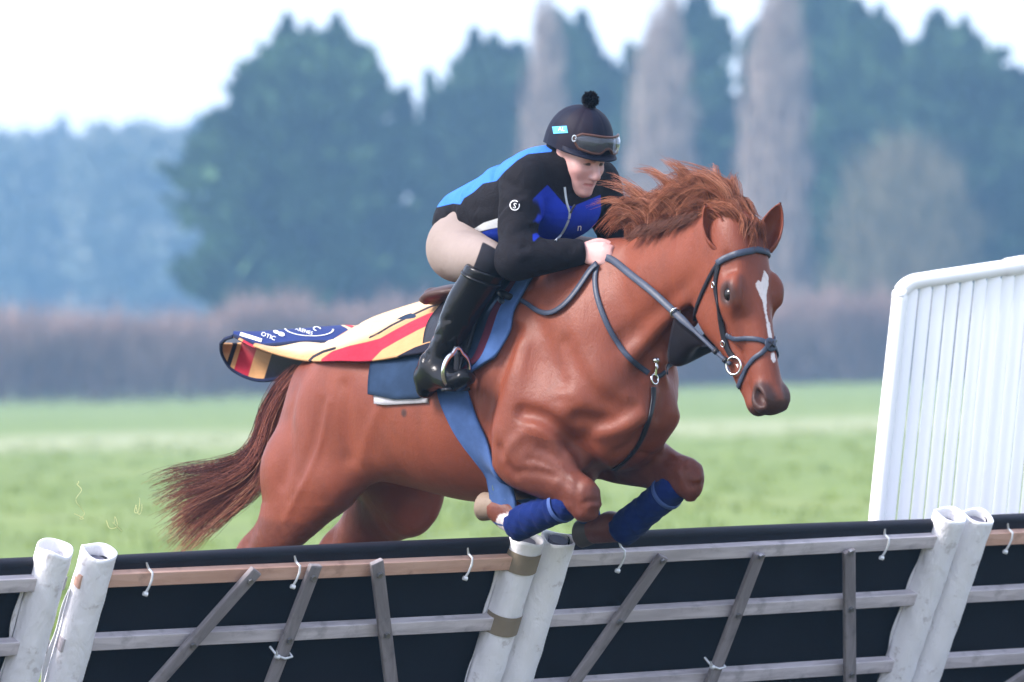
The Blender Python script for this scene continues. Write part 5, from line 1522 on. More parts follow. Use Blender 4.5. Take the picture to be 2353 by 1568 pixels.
# long black boots
boot_m, nt, b = material('boot_leather')
nt.links.new(mix(nt, noise(nt, 20, 4), (.003, .003, .004), (.007, .007, .009)), b.inputs['Base Color'])
b.inputs['Roughness'].default_value = .22; b.inputs['Specular IOR Level'].default_value = .24
bump(nt, b, calc(nt, 'ADD', noise(nt, 16, 4, .55, dist=.8), calc(nt, 'MULTIPLY', noise(nt, 130, 3), .3)), .28, .006)
for s in (-1, 1):
    lo, hi = ((-.28, -.47, 1.12), (.34, -.20, 1.97)) if s < 0 else ((-.28, .20, 1.12), (.34, .47, 1.97))
    F = grid_near(.006, lo, hi)
    shin(F, s, .013, .02); foot(F, s, .007, .03)
    n, a = mir(RJ['knee'], s), mir(RJ['ankle'], s); v = (a - n) / np.linalg.norm(a - n)
    F.plane(n + v * .035 + np.array([.0, 0, 0]), -v + np.array([-.25, 0, .0]))
    h = mir(RJ['heel'], s)
    F.tube([row(h + [.012, 0, .012], .030, .032), row(h + [.010, 0, -.022], .031, .033)], k=.012)                     # heel block
    cr = np.random.default_rng(8)
    crease(F, cr, n + v * .22, a - v * .02, [1.0, 0, .2], .050, 16, .006, .010)
    for z_ in (.0, .012, .026): F.ridge([a + np.array([-.035, -s * .0, .012 + z_]), a + np.array([0, s * .048, .006 + z_]), a + np.array([.045, s * .01, .02 + z_])], .0075, -.006)
    b_co, b_q = F.mesh()
    bo = link('boot', mesh_np('boot', b_co, b_q), boot_m, person)
    tp = n + v * .062
    ang = np.linspace(0, 2 * math.pi, 30)
    u_ = np.cross(v, [0, 1.0, 0]); u_ /= np.linalg.norm(u_); w_ = np.cross(v, u_)
    link('garter_strap', ring_mesh(tp + v * .01, v + np.array([.2, 0, 0]), .068, .006, 36, 6), boot_m, bo)
    link('boot_buckle', ring_mesh(tp + np.array([-.07, s * .02, -.01]), [.9, .3, .2], .013, .004, 18, 6), simple('dark_buckle', (.05, .05, .055), .35, .6) if 'dark_buckle' not in MATS else MATS['dark_buckle'], bo)

# dark snood under the helmet
F = grid_near(.0055, (RC[0] - .22, -.14, RC[2] - .22), (RC[0] + .14, .14, RC[2] + .12))
F.tube([row(RHp(-.048, .03, 0), .075, .080), row(RHp(-.050, -.03, 0), .066, .074), row(RHp(-.045, -.075, 0), .066, .074), row(AX[4] + [.015, 0, .01], .085, .092)], L=rh_l, k=.03)
F.tube([row(RHp(.020, -.132, 0), .030, .055), row(RHp(-.01, -.140, 0), .05, .07)], L=rh_l, k=.03)
sn_co, sn_q = F.mesh()
link('snood', mesh_np('snood', sn_co, sn_q), cloth('black_knit', (.008, .008, .011), big=.5, weave=260), person)

# helmet in a stretch silk, with peak, pompom and tag
HC = RHp(-.006, .046, 0)
def dome(az, t, off=0.0):
    "helmet surface: az 0 = forward, t 0 at the rim, 1 at the crown"
    el = t * math.pi / 2
    rf_ = np.where(np.cos(az) > 0, .124, .130) + off; rl_ = .106 + off; ru_ = .128 + off
    ce, se = np.cos(el) ** .82, np.sin(el)
    sag = np.where(np.cos(az) < 0, -.020 * np.cos(az) ** 2 * (1 - t), 0)
    f_, l_, u_ = rf_ * np.cos(az) * ce, rl_ * np.sin(az) * ce, ru_ * se + sag
    return HC + f_[..., None] * rh_f + l_[..., None] * rh_l + u_[..., None] * rh_u
helmet_m, nt, b = material('helmet_silk')
pan = calc(nt, 'FLOOR', attr(nt, 'panel'))
base = mix(nt, calc(nt, 'MODULO', pan, 2.0), (.007, .008, .020), (.012, .009, .018))
nt.links.new(base, b.inputs['Base Color']); b.inputs['Roughness'].default_value = .6; b.inputs['Specular IOR Level'].default_value = .14
bump(nt, b, noise(nt, 380, 2), .1, .002)
na, nt2 = 96, 34
AZ, TT = np.meshgrid(np.linspace(0, 2 * math.pi, na, endpoint=False), np.linspace(-.10, .998, nt2), indexing='ij')
seam = np.exp(-((((AZ / (2 * math.pi) * 6 + .5) % 1.0) - .5) / .022) ** 2) * .0015
co = dome(AZ, TT.clip(0, 1), seam * -1)
co = co + np.minimum(TT, 0)[..., None] * .22 * rh_u
i, j = np.meshgrid(np.arange(na), np.arange(nt2 - 1), indexing='ij')
ix = lambda x, y: ((x % na) * nt2 + y).ravel()
q = np.stack([ix(i, j), ix(i + 1, j), ix(i + 1, j + 1), ix(i, j + 1)], 1)
hel = link('helmet', mesh_np('helmet', co.reshape(-1, 3), q, True, dict(panel=(AZ / (2 * math.pi) * 6 + .5).ravel())), helmet_m, person)
HEL_BVH = bvh_of(co.reshape(-1, 3), q)
ang = np.linspace(-1.35, 1.35, 41)
prof = [(.0, .006), (.012, .002), (.022, -.004), (.026, -.009), (.022, -.011), (.010, -.007), (.0, -.006)]
fall = np.cos(ang / 1.35 * math.pi / 2) ** .6
g_ = np.stack([dome(ang, np.zeros_like(ang)) + (np.cos(ang)[:, None] * rh_f + np.sin(ang)[:, None] * rh_l) * (d_ * fall)[:, None] + rh_u * (u_ - .008) for d_, u_ in prof], 1)
i, j = np.meshgrid(np.arange(40), np.arange(6), indexing='ij'); k_ = (i * 7 + j).ravel()
link('peak', mesh_np('peak', g_.reshape(-1, 3), np.stack([k_, k_ + 7, k_ + 8, k_ + 1], 1)), helmet_m, hel)
top = dome(np.array(0.0), np.array(.998)) + rh_u * .024
v, q = uv_ball(top, (.022, .022, .022)); po = link('pompom', mesh_np('pompom', v, q), cloth('black_wool', (.006, .006, .008)), hel)
r = np.random.default_rng(9); dirs = r.normal(0, 1, (1500, 3)); dirs /= np.linalg.norm(dirs, axis=1)[:, None]
ln = r.uniform(.024, .031, 1500)[:, None, None]
pth = top + dirs[:, None] * ln * np.linspace(.5, 1, 4)[None, :, None] + r.normal(0, .002, (1500, 1, 3)) * np.linspace(0, 1, 4)[None, :, None]
link('pompom_wool', strands(pth, .0016, .0008, r.random(1500)), hair_mat('black_wool_yarn', [(0, (.004, .004, .006)), (1, (.014, .013, .020))]), po)
tag_m = simple('sky_blue_tag', (.10, .42, .72), .5, var=.06)
gr = np.array([[hit(HEL_BVH, 1270 + 33 * a + 3 * (1 - c_), 306 - 16 * c_ + 2 * (1 - a))[0] for c_ in np.linspace(0, 1, 5)] for a in np.linspace(0, 1, 9)])
gn = grid_normals(gr, gr - HC)
tg = slab(gr + gn * .002, gn, .002, 'maker_tag', tag_m, hel)
decal(*text_mesh('AL'), 1292, 298, 13, 13, .05, HEL_BVH, 'tag_letters', white_print, tg, .005)
# goggles pushed up on the helmet
gog = on_horse(empty('goggles', label='clear goggles with brown rim pushed up on the helmet', category='goggles'))
ga = np.linspace(-1.02, 1.02, 49)
up_ = np.interp(np.abs(ga), [0, .55, .85, 1.02], [.285, .285, .265, .19]); dn = np.interp(np.abs(ga), [0, .10, .24, .45, .85, 1.02], [.115, .10, .03, .02, .045, .145])
V_ = np.linspace(0, 1, 11)
AA = ga[:, None] * np.ones((1, 11)); TT = dn[:, None] * (1 - V_)[None] + up_[:, None] * V_[None]
bul = .016 + .006 * np.sin(V_ * math.pi)[None] * np.ones((49, 1))
lg = dome(AA, TT, bul); ln_ = grid_normals(lg, lg - HC)
lens_m, nt, b = material('goggle_lens')
nt.links.new(mix(nt, noise(nt, 8), (.42, .45, .54), (.50, .53, .60)), b.inputs['Base Color'])
b.inputs['Roughness'].default_value = .05; b.inputs['Transmission Weight'].default_value = .92; b.inputs['IOR'].default_value = 1.35; b.inputs['Specular IOR Level'].default_value = .8
slab(lg, ln_, .002, 'lens', lens_m, gog)
edge = np.vstack([lg[:, -1], lg[::-1, 0][1:], lg[:1, -1]]); edn = np.vstack([ln_[:, -1], ln_[::-1, 0][1:], ln_[:1, -1]])
v, q = limb_mesh([[(*p, .0048) for p in edge]], 8)
rim_m = simple('brown_rim', (.085, .040, .032), .4)
link('rim', mesh_np('rim', v, q), rim_m, gog)
for s in (-1, 1):
    e = 0 if s < 0 else -1
    c_ = (lg[e, 5] + lg[e, -1] + lg[e, 0]) / 3
    link('strap_buckle', ring_mesh(c_ + ln_[e, 5] * .002, ln_[e, 5], .010, .0025, 16, 6, .7), zip_m, gog)
# saddle cloth, pad and girth
sc_e = on_horse(empty('saddle_cloth', label='denim blue saddle cloth with light blue front edge under the saddle', category='saddle cloth'))
nu, nv = 44, 61
U = np.linspace(0, 1, nu)[:, None] * np.ones((1, nv)); V = np.linspace(-1, 1, nv)[None] * np.ones((nu, 1))
TH = V * np.interp(U, [0, .12, .25, .5, .75, 1], [86, 93, 97, 100, 96, 88])
FR = np.interp(np.abs(TH), [0, 29, 46, 70, 86, 95], [.25, .235, .19, .155, .115, .02])
FF = FR * (1 - U) + (-.475) * U
blanket(FF, TH, .016, .012, 'cloth', denim, sc_e)
sel = slice(0, 7)
TH2 = V[:9] * np.interp(U[:9] * 44 / 9 * .2, [0, .12, .25], [87, 93, 96]); FR2 = np.interp(np.abs(TH2), [0, 29, 46, 70, 86, 95], [.26, .245, .20, .165, .125, .03])
blanket(FR2 - np.linspace(0, .058, 9)[:, None], TH2, .026, .012, 'front_edge', light_blue, sc_e)
blanket(FR2 - np.linspace(.05, .10, 9)[:, None], TH2 * .98, .0235, .008, 'lining', maroon, sc_e)
pd_e = on_horse(empty('saddle_pad', label='grey white pad showing below the rear of the saddle cloth', category='saddle pad'))
uu = np.linspace(-.20, -.455, 24)[:, None] * np.ones((1, nv)); tt = V[:24] * np.interp(uu, [-.455, -.40, -.20], [95, 98, 104])
blanket(uu, tt, .006, .010, 'pad', pale_cloth, pd_e)
gi_e = on_horse(empty('girth', label='wide blue girth strap running under the horse\'s chest', category='girth'))
th = np.linspace(62, 298, 90)[None] * np.ones((11, 1)); mir_t = np.where(th > 180, 360 - th, th)
fc = np.interp(mir_t, [60, 102, 125, 142, 160, 167, 180], [-.09, -.085, -.05, -.012, -.008, -.02, -.03])
hwid = np.interp(mir_t, [60, 102, 142, 180], [.060, .062, .056, .048])
blanket(fc + hwid * np.linspace(1, -1, 11)[:, None], th, .012, .010, 'web', girth_m, gi_e)

# saddle: seat and flaps, stirrups
sa_e = on_horse(empty('saddle', label='small dark exercise saddle under the rider', category='saddle'))
F = grid_near(.009, (-.62, -.24, 1.55), (.35, .24, 2.1))
F.tube([row(T(.17, 0, -.045), .022, .05), row(T(.05, 0, -.040), .026, .085), row(T(-.12, 0, -.055), .030, .125), row(T(-.27, 0, -.045), .034, .150), row(T(-.33, 0, -.050), .022, .130)], k=.03)
F.tube([row(T(-.31, -.12, -.06), .013), row(T(-.345, -.06, -.025), .018), row(T(-.35, 0, -.02), .018), row(T(-.345, .06, -.025), .018), row(T(-.31, .12, -.06), .013)], k=.02)
co, q = F.mesh(); link('seat', mesh_np('seat', co, q), leather_b, sa_e)
for s in (1, -1):
    u_ = np.linspace(0, 1, 20)[:, None] * np.ones((1, 26)); t_ = np.linspace(12, 93, 26)[None] * np.ones((20, 1))
    fr = np.interp(t_, [12, 30, 45, 60, 75, 93], [.15, .105, .060, .035, .020, -.035]); bk = np.interp(t_, [12, 45, 93], [-.27, -.24, -.17])
    blanket(fr * (1 - u_) + bk * u_, t_ * s, .040, .012, 'flap', leather_k, sa_e)
# stirrups
st_m = metal
for s in (-1, 1):
    bl, an = mir(RJ['ball'], s), mir(RJ['ankle'], s)
    lat = np.array([0, float(s), 0])
    st = on_horse(empty('stirrup', label='steel stirrup iron holding the rider\'s near boot' if s < 0 else 'steel stirrup iron on the far side of the horse', category='stirrup', group='stirrups'))
    top = bl + [.012, -s * .004, .105]
    pts = []
    for a in np.linspace(-140, 140, 29):
        t = math.radians(a)
        pts.append(bl + [.004 + .006 * math.cos(t), 0, .012] + lat * (.062 * math.sin(t)) + np.array([.02, 0, 1.0]) * (.030 + .060 * math.cos(t) + (.014 if abs(a) < 12 else 0)))
    P_ = np.array(pts); N_ = np.tile([1.0, 0, .1], (len(P_), 1))
    band(P_, N_, .016, .009, 'iron', st_m, st)
    tr = np.array([bl + lat * x + [.002, 0, -.026] for x in np.linspace(-.052, .052, 9)])
    band(tr, np.tile([0, 0, 1.0], (9, 1)), .034, .010, 'tread', leather_k, st)
    lp = spline(np.array([T(.02, -.20 * -s, -.22) + lat * .075, T(-.02, .262 * s, -.36) + lat * .055, (top + T(-.03, .30 * s, -.45)) / 2 + lat * .02, top + lat * .0]), 8)
    band(lp, np.tile(lat, (len(lp), 1)), .024, .005, 'leather', leather_k, st)

# bridle
br = on_horse(empty('bridle', label='blue grey leather bridle with crossed noseband on the horse\'s head', category='bridle'))
def head_strap(px, width, name, mat=leather, both=True, thick=.005):
    o, P_, N_ = strap_on(H_BVH, px, width, thick, name, mat, br)
    if both:
        p2, n2 = mirror_head(P_); band(p2, n2, width, thick, name, mat, br)
    return P_, N_
def head_path(rows, width, name, mat=leather, thick=.005):
    "strap through head-frame places (s, n, l), laid on the skin"
    q = spline(np.array([H(*r_) for r_ in rows]), 8)
    pn = [nearest(p) for p in q]; P_ = np.array([p + n * .003 for p, n in pn]); N_ = np.array([n for p, n in pn])
    for _ in range(3):
        P_[1:-1] = (P_[:-2] + 2 * P_[1:-1] + P_[2:]) / 4; N_[1:-1] = (N_[:-2] + 2 * N_[1:-1] + N_[2:]) / 4
    return band(P_, N_, width, thick, name, mat, br)
def to_head(p): a = p - POLL; return (a @ h_d, a @ h_n, a @ h_l)
bb = [to_head(hit(H_BVH, x, y)[0]) for x, y in ((1650, 606), (1668, 594), (1695, 584), (1722, 578))]
rows = bb + [(bb[-1][0] - .004, .03, 0.0)] + [(a, n, -l) for a, n, l in bb[::-1]]
head_path(rows, .022, 'browband', leather, .007)
head_strap([(1652, 604), (1645, 652), (1649, 690), (1655, 725), (1664, 775), (1674, 805), (1686, 822)], .020, 'cheekpiece', leather_k)
head_strap([(1650, 606), (1634, 632), (1615, 672), (1600, 712), (1597, 735)], .013, 'throatlash', leather_k)
head_strap([(1668, 770), (1690, 779), (1718, 778), (1745, 781), (1766, 790)], .016, 'noseband')
head_strap([(1766, 794), (1750, 812), (1732, 825), (1714, 850), (1703, 874), (1698, 890)], .016, 'lower_noseband')
p, n = hit(H_BVH, 1769, 793)
v, q = uv_ball(p + n * .004, (.024, .024, .006), np.array([np.cross(n, h_l) / np.linalg.norm(np.cross(n, h_l)), h_l, n]))
nd = link('noseband_disc', mesh_np('noseband_disc', v, q), leather, br)
ca = np.cross(n, h_l); ca /= np.linalg.norm(ca)
for a, c_ in ((ca + h_l, 1), (ca - h_l, 1)):
    dd = a / np.linalg.norm(a) * .014; band(np.array([p + n * .0105 - dd, p + n * .0115, p + n * .0105 + dd]), np.tile(n, (3, 1)), .006, .002, 'stitching', leather_k, nd)
for (x, y) in ((1643, 655), (1664, 790), (1684, 889)):
    p, n = hit(H_BVH, x, y)
    if p is not None:
        link('buckle', ring_mesh(p + n * .008, n, .010, .0022, 16, 6, .8), metal, br)
BIT = hit(H_BVH, 1692, 838)[0]
for s in (-1, 1):
    c_ = BIT if s < 0 else mirror_head([BIT])[0][0]
    ax = (h_l * s * .9 + h_f * .25)
    link('bit_ring', ring_mesh(c_ + h_l * s * .012 + h_d * .004, ax, .029, .0045, 36, 8), metal, br)
band(np.array([BIT + h_l * .0, (BIT + mirror_head([BIT])[0][0]) / 2, mirror_head([BIT])[0][0]]), np.tile(h_d, (3, 1)), .012, .012, 'mouthpiece', metal, br)
# reins
re_ = on_horse(empty('reins', label='blue grey reins running from the bit to the rider\'s hands', category='reins'))
HN = RJ['kn']
for s in (-1, 1):
    b0 = BIT if s < 0 else mirror_head([BIT])[0][0]
    g = np.array([1, -s, 1])
    mid = [P(1655, 818, -.115) * g, P(1622, 786, -.122) * g, P(1552, 720, -.130) * g, P(1500, 672, -.128) * g, P(1450, 632, -.110) * g, P(1410, 600, -.088) * g, P(1388, 592, -.084) * g, P(1366, 596, -.094) * g]
    pts = spline(np.array([b0 + h_l * s * .014 - h_f * .012] + mid), 8)
    nn = np.tile(view_b * g, (len(pts), 1))
    wd = np.interp(np.linspace(0, 1, len(pts)), [0, .30, .34, 1], [.013, .014, .025, .024])
    band(pts, nn, wd, .007, 'rein', leather, re_)
    for k_ in ((.06, .10), (.16, .20)):
        i0 = int(k_[0] * len(pts)); band(pts[i0:i0 + 3], nn[:3], .021, .011, 'keeper', leather_k, re_)
    p0 = hit(H_BVH, 1655, 818)[0]
# loose end of the rein hanging over the shoulder, with its rolled stop
lo_px = [(1372, 606), (1350, 640), (1322, 680), (1295, 708), (1268, 722), (1242, 716), (1215, 700), (1196, 690)]
q_ = spline(np.array(lo_px, float), 6); P_ = []
for x, y in q_:
    p, n = hit(H_BVH, x, y); P_.append(p + n * .012)
P_ = np.array(P_); P_[0] = P(1372, 606, -.11); P_[1] = (P_[0] + P_[2]) / 2
for _ in range(6): P_[1:-1] = (P_[:-2] + 2 * P_[1:-1] + P_[2:]) / 4
N_ = np.array([nearest(p)[1] for p in P_])
band(P_, N_, np.interp(np.linspace(0, 1, len(P_)), [0, .3, 1], [.024, .020, .014]), .005, 'rein_end', leather, re_)
p, n = hit(H_BVH, 1178, 690)
rs = link('rein_stop', ring_mesh(p + n * .028, np.array([.35, .3, .9]), .022, .013, 24, 10), leather_k, re_)
link('stop_band', ring_mesh(p + n * .030 + np.array([-.012, 0, -.022]), np.array([.5, .2, .8]), .017, .009, 20, 8), leather, rs)
link('stop_band', ring_mesh(p + n * .030 + np.array([.0, 0, -.045]), np.array([.3, .2, .9]), .011, .005, 20, 8), metal, rs)

# breastplate and the bib between the reins
bp = on_horse(empty('breastplate', label='leather breastplate strap with steel ring on the horse\'s chest', category='breastplate'))
o, P1, N1 = strap_on(H_BVH, [(1373, 612), (1368, 640), (1371, 675), (1383, 715), (1402, 760), (1428, 802), (1460, 835), (1490, 858)], .018, .006, 'neck_strap', leather, bp)
g = np.array([1, -1, 1]); P2 = P1 * g
band(P2, N1 * g, .018, .006, 'neck_strap', leather, bp)
strap_on(H_BVH, [(1500, 890), (1499, 920), (1491, 960), (1472, 1010), (1446, 1048), (1412, 1078)], .020, .006, 'chest_strap', leather_k, bp)
strap_on(H_BVH, [(1507, 866), (1518, 862), (1527, 854)], .016, .006, 'side_strap', leather, bp)
p, n = hit(H_BVH, 1500, 872)
link('ring', ring_mesh(p + n * .008, n, .017, .0035), metal, bp)
link('snap_hook', ring_mesh(p + n * .014 + np.array([.004, 0, .045]), n + np.array([.4, .5, 0]), .011, .0035, 20, 8, .6), metal, bp)
tube_obj('hook_stem', [p + n * .012 + np.array([0, 0, .012]), p + n * .014 + np.array([.002, 0, .036])], .0045, metal, bp)
v, q = uv_ball(p + n * .012 + np.array([.004, 0, .062]), (.012, .014, .012)); link('swivel', mesh_np('swivel', v, q), metal, bp)
bi = on_horse(empty('bib_martingale', label='black leather bib hanging between the reins under the horse\'s jaw', category='martingale'))
nu, nv = 14, 21
V_ = np.linspace(-1, 1, nv); g_ = np.zeros((nu, nv, 3))
for i in range(nu):
    t = i / (nu - 1)
    rr = np.array([1552, 722]) * (1 - t) + np.array([1626, 793]) * t
    for j, v_ in enumerate(V_):
        topp = P(rr[0], rr[1], -.118); lowp = P(1541 + 66 * t, 836 - 40 * t * t + 10 * math.sin(t * math.pi), 0.0)
        k_ = 1 - abs(v_) ** 1.5
        m_ = topp * (1 - k_) + lowp * k_; m_[1] = -.118 * v_ * -1 * (-1)
        g_[i, j] = [m_[0], .118 * v_, m_[2]]
slab(g_, grid_normals(g_, np.array([0, 0, -1.0]) + 0 * g_), .006, 'bib', leather_k, bi)
for s in (-1, 1):
    link('ring', ring_mesh(P(1552, 719, -.128) * np.array([1, -s, 1]), np.array([.75, .3 * s, -.5]), .017, .0035), metal, bi)

# leg bandages
for q_, lab in (('n', 'royal blue fleece bandage on the near foreleg'), ('f', 'royal blue fleece bandage on the far foreleg')):
    j = J[q_]; kn, fe = j['knee'], j['fet']
    d = fe - kn; L_ = np.linalg.norm(d); d = d / L_
    e = on_horse(empty('leg_bandage', label=lab, category='bandage', group='foreleg bandages'))
    a = kn + d * .060; end = fe + d * .034
    n = 70; k = 36; t = np.linspace(0, 1, n); A = np.arange(k) * 2 * math.pi / k
    u = np.cross(d, [0, 1, 0]); u /= np.linalg.norm(u); w = np.cross(d, u)
    TT, AA = np.meshgrid(t, A, indexing='ij')
    lap = ((TT * 5.2 + AA / (2 * math.pi)) % 1.0)
    rad = np.interp(TT, [0, .06, .2, .55, .85, .97, 1], [.046, .052, .054, .053, .057, .056, .050]) * (1 + .05 * lap) + .0012 * np.sin(AA * 5 + TT * 33) + .0010 * np.sin(AA * 9 - TT * 51)
    rad = np.where(TT == 0, rad * .9, rad)
    c = a[None, None] + (end - a)[None, None] * TT[..., None]
    co = c + (rad * np.cos(AA))[..., None] * u + (rad * np.sin(AA) * .93)[..., None] * w
    co = np.concatenate([(a + 0 * co[:1] + (co[:1] - c[:1]) * .55), co, end + (co[-1:] - c[-1:]) * .5])
    i, jj = np.meshgrid(np.arange(n + 1), np.arange(k), indexing='ij')
    a0 = (i * k + jj).ravel(); a1 = (i * k + (jj + 1) % k).ravel()
    me = mesh_np('wrap', co.reshape(-1, 3), np.stack([a0, a1, a1 + k, a0 + k], 1))
    link('wrap', me, fleece_m, e)
    for tb, wd in ((.20, .018),):
        ang = np.linspace(0, 2 * math.pi, 40); cc = a + (end - a) * tb + 0 * ang[:, None]
        pp = cc + d * (.006 * np.sin(ang))[:, None] + (np.cos(ang)[:, None] * u + np.sin(ang)[:, None] * w * .95) * .0575
        band(pp, pp - cc, wd, .003, 'closing_strap', simple('pale_blue_tape', (.055, .095, .26), .7) if 'pale_blue_tape' not in MATS else MATS['pale_blue_tape'], e)
# ------------------------------------------------------------------ the striped wool rug flying out behind the saddle
rug = on_horse(empty('rug', label='gold, red and black striped wool rug blowing back over the horse\'s rump', category='rug'))
z4 = lambda x, y: ((500 + x * .2762) * .9412, (680 + y * .2762) * .9412)
rows = [  # from the saddle backwards: (x, y, lateral) for the far hang, the ridge, the near side and its lower fold
    [(1040, 684, .10), (1036, 690, .02), (1030, 706, -.07), (1012, 745, -.20), (1004, 775, -.255), (1000, 803, -.275)],
    [(985, 692, .10), (985, 700, .02), (980, 720, -.08), (962, 765, -.20), (955, 792, -.255), (952, 815, -.272)],
    [(925, 706, .10), (925, 718, .02), (918, 740, -.08), (905, 780, -.20), (900, 802, -.25), (900, 825, -.268)],
    [(868, 728, .09), (868, 740, .02), (862, 757, -.08), (852, 790, -.19), (850, 810, -.24), (850, 829, -.262)],
    [(815, 755, .08), (812, 772, .0), (806, 783, -.08), (798, 802, -.16), (796, 818, -.22), (795, 831, -.25)],
    [(760, 782, .04), (756, 789, -.02), (750, 796, -.08), (742, 810, -.14), (738, 822, -.19), (735, 832, -.22)],
    [(700, 787, .02), (697, 789, -.03), (692, 794, -.07), (686, 804, -.11), (682, 814, -.15), (680, 824, -.18)],
    [(640, 795, .01), (637, 796, -.03), (634, 798, -.06), (630, 803, -.09), (628, 808, -.115), (627, 812, -.13)],
    [(592, 791, .01), (590, 791, -.03), (588, 792, -.05), (586, 793, -.07), (584, 795, -.085), (583, 797, -.095)]]
rows3 = np.array([[P(*c) for c in r_] for r_ in rows])
a = np.array([spline(r_, 8) for r_ in rows3]); b_ = np.array([spline(a[:, j], 14) for j in range(a.shape[1])]).transpose(1, 0, 2)
b_ += (np.sin(np.arange(b_.shape[0])[:, None] * .16 + np.arange(b_.shape[1])[None] * .10) * .004)[..., None] * np.array([.1, -.6, .6])
gm = b_
for i_ in range(gm.shape[0]):                            # lie on the horse, never in it
    for j_ in range(gm.shape[1]):
        x_, y_ = pixel(gm[i_, j_]); h_, n_ = hit(H_BVH, x_, y_)
        if h_ is not None and (h_ - gm[i_, j_]) @ view_b > -(.05 if x_ < 880 else .078): gm[i_, j_] = h_ + view_b * (.052 if x_ < 860 else .052 + .028 * min(1, (x_ - 860) / 60))
for _ in range(2): gm[1:-1, 1:-1] = (gm[:-2, 1:-1] + gm[2:, 1:-1] + gm[1:-1, :-2] + gm[1:-1, 2:] + 4 * gm[1:-1, 1:-1]) / 8
px = pix_all(gm.reshape(-1, 3))
Z = lambda pts: [z4(*p) for p in pts]
red = poly_sd(px, [(984, 724), (1012, 716), (1012, 738), (960, 762), (915, 786), (880, 806), (846, 840), (735, 840), (742, 826), (766, 809), (803, 797), (845, 788), (875, 780), (905, 763), (945, 742)])
blk = np.maximum.reduce([2.3 - line_d(px, [(1012, 700), (985, 710), (938, 732), (898, 752), (872, 768), (850, 778)]), 3.0 - line_d(px, [(772, 802), (745, 810), (722, 822), (708, 836)]),
                         poly_sd(px, [(1030, 782), (985, 790), (955, 800), (925, 815), (893, 832), (893, 850), (1030, 850)])])
cream = poly_sd(px, [(1060, 690), (985, 711), (938, 733), (898, 753), (850, 778), (790, 800), (740, 812), (690, 816), (640, 806), (600, 798), (600, 770), (800, 745), (1060, 660)])
wool, nt, b = material('striped_wool')
n1 = noise(nt, 30, 4, .6)
base = mix(nt, n1, (.42, .215, .090), (.53, .30, .145))
base = mix(nt, smooth_step(nt, attr(nt, 'cream'), -8.0, 10.0), base, mix(nt, n1, (.50, .36, .225), (.60, .455, .31)))
base = mix(nt, smooth_step(nt, attr(nt, 'red'), -1.0, 1.0), base, mix(nt, n1, (.33, .016, .036), (.42, .030, .055)))
base = mix(nt, smooth_step(nt, attr(nt, 'blk'), -1.0, 1.0), base, (.012, .012, .022))
base = mix(nt, smooth_step(nt, attr(nt, 'navy'), -1.0, 1.0), base, mix(nt, n1, (.010, .022, .105), (.016, .034, .15)))
nt.links.new(base, b.inputs['Base Color']); b.inputs['Roughness'].default_value = .95; b.inputs['Sheen Weight'].default_value = .06; b.inputs['Specular IOR Level'].default_value = .1
bump(nt, b, calc(nt, 'ADD', noise(nt, 60, 4), calc(nt, 'MULTIPLY', noise(nt, 450, 2), .6)), .5, .004)
sh = gm.shape[:2]
slab(gm, grid_normals(gm, np.array([0, -.6, .8]) + 0 * gm), .009, 'rug_side', wool, rug, dict(red=red.reshape(sh), blk=blk.reshape(sh), navy=np.full(sh, -9.0), cream=cream.reshape(sh)))
# the corner that has flipped over: its underside shows the stripes again
ca = spline(np.array([P(537, 773, -.04), P(556, 782, -.06), P(585, 797, -.085), P(630, 812, -.12), P(680, 824, -.15), P(722, 832, -.19)]), 10)
cb = spline(np.array([P(508, 790, .0), P(511, 815, .05), P(535, 850, .09), P(588, 873, .11), P(645, 868, .11), P(706, 838, .10)]), 10)
t = np.linspace(0, 1, 22)[None, :, None]
gf = ca[:, None] * (1 - t) + cb[:, None] * t + np.sin(t * math.pi) * np.array([-.02, .09, -.01])
px = pix_all(gf.reshape(-1, 3)); xs = px[:, 0] + .29 * (px[:, 1] - 790)
def between(a0, a1): return np.minimum(xs - a0, a1 - xs)
red2 = between(556, 594); blk2 = np.maximum(between(534, 545), between(632, 760))
sh = gf.shape[:2]
slab(gf, grid_normals(gf, view_b + 0 * gf), .009, 'rug_underside', wool, rug, dict(red=red2.reshape(sh), blk=blk2.reshape(sh), navy=np.full(sh, -9.0), cream=np.full(sh, -30.0)))
# navy corner panel with the printing
na_ = spline(np.array([P(536, 771, .02), P(556, 766, .05), P(610, 763, .10), P(700, 757, .15), P(790, 750, .18), P(832, 753, .17), P(870, 752, .14)]), 10)
nb_ = spline(np.array([P(538, 774, -.035), P(562, 784, -.05), P(600, 796, -.055), P(680, 790, -.045), P(750, 789, -.035), P(800, 797, -.03), P(862, 782, -.03)]), 10)
gn_ = na_[:, None] * (1 - t) + nb_[:, None] * t + np.sin(t * math.pi) * np.array([0, 0, .014])
px = pix_all(gn_.reshape(-1, 3)); sh = gn_.shape[:2]
navy = np.minimum(790 - px[:, 0] + .6 * (px[:, 1] - 760) * 0 + 10 * np.sin(px[:, 1] * .2), 60)
blk3 = poly_sd(px, Z([(1180, 490), (1290, 478), (1400, 515), (1300, 560), (1060, 560)])); red3 = 3 - line_d(px, [z4(1235, 412), z4(1320, 445), z4(1400, 450)])
nvp = slab(gn_, grid_normals(gn_, np.array([0, -.3, 1.0]) + 0 * gn_), .009, 'printed_corner', wool, rug, dict(red=red3.reshape(sh), blk=blk3.reshape(sh), navy=navy.reshape(sh), cream=np.full(sh, 9.0)))
me = nvp.data; vc = np.empty(len(me.vertices) * 3, np.float32); me.vertices.foreach_get('co', vc)
NB = BVHTree.FromPolygons([tuple(c) for c in vc.reshape(-1, 3)], [tuple(p.vertices) for p in me.polygons])
binding_m = cloth('navy_binding', (.016, .022, .055))
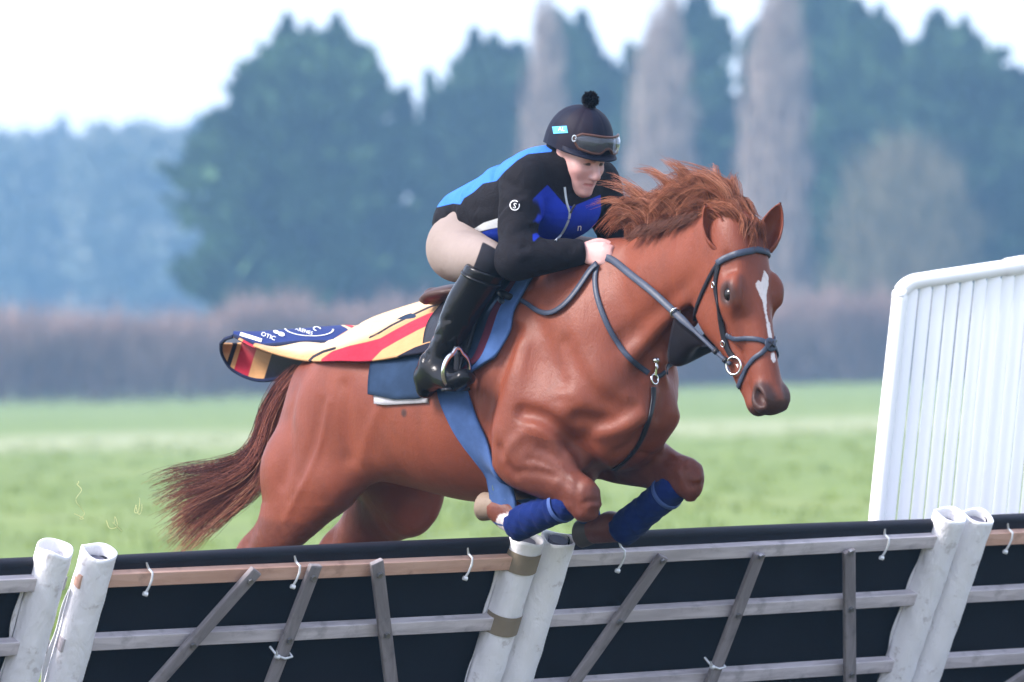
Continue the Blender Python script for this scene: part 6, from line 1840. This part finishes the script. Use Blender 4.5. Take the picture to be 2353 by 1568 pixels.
for c_ in (nb_[:52] + [0, 0, .003], cb[:-2], np.vstack([ca[:1], (ca[:1] + cb[:1]) / 2 + np.array([[-.010, 0, .004]]), cb[:1]])):
    v, q = limb_mesh([[(*p, .0072) for p in c_]], 8); link('binding', mesh_np('binding', v, q), binding_m, rug)
decal(*text_mesh('OTIC'), 617, 775, 15, 13, .36, NB, 'lettering', white_print, nvp, .0035)
decal(*text_mesh('ARENES'), 699, 763, 12, 11, .28, NB, 'lettering', white_print, nvp, .0035)
bx_, bf = ring_shape(0.0, 1.0, n=20)
for (x, y, sx, sy) in ((635, 765, 7, 3.5), (647, 770, 8, 4.5)): decal(bx_, bf, x, y, sx, sy, .3, NB, 'emblem', white_print, nvp, .0035)
decal(*ring_shape(.965, 1.03, math.pi * .98, math.pi * 2.02), 710, 757, 56, 17, .05, NB, 'emblem_outline', white_print, nvp, .0035)
decal(*ring_shape(.75, 1.05, .3, 4.6, 20), 729, 758, 9, 5, .2, NB, 'emblem', white_print, nvp, .0035)
decal(np.array([(-1, -1), (1, -1), (1, 1), (-1, 1), (0, 1), (0, -1)]) , [(0, 5, 4, 3), (5, 1, 2, 4)], 577, 777, 26, 4.0, .30, NB, 'pale_band', white_print, nvp, .0035)

# stalks of grass thrown up behind the horse
straw = simple('dry_straw', (.62, .60, .30), .8)
r = np.random.default_rng(21)
for i, (x, y, lab) in enumerate(((182, 1150, 'looped straw stalk flying left of the tail'), (262, 1205, 'short straw stalk flying just left of the tail tip'), (318, 1165, 'thin straw stalk flying beside the tail'))):
    e = empty('straw_stalk', tuple(at(x, y, 20.9)), 0, lab, 'straw', 'stalks of grass in the air')
    pts = np.cumsum(r.normal(0, 1, (9, 3)) * [.018, .01, .026] + [.002, 0, .004], 0); pts -= pts.mean(0)
    v, q = limb_mesh([np.hstack([spline(pts, 5), np.full((41, 1), .0008)])], 5)
    link('stalk', mesh_np('stalk', v, q), straw, e)
cl_e = on_horse(empty('turf_clod', label='tuft of turf stuck to the raised near forehoof', category='turf'))
c0 = J['n']['cor'] + np.array([.03, -.01, .045])
v, q = blades(60, c0[0] + r.normal(0, .012, 60), c0[1] + r.normal(0, .012, 60), c0[2] + r.normal(0, .008, 60) - .012, r.uniform(.02, .05, 60), r.uniform(.003, .006, 60), .9, r)
link('blades', mesh_np('blades', v, q, False), MATS['tuft_green'], cl_e)
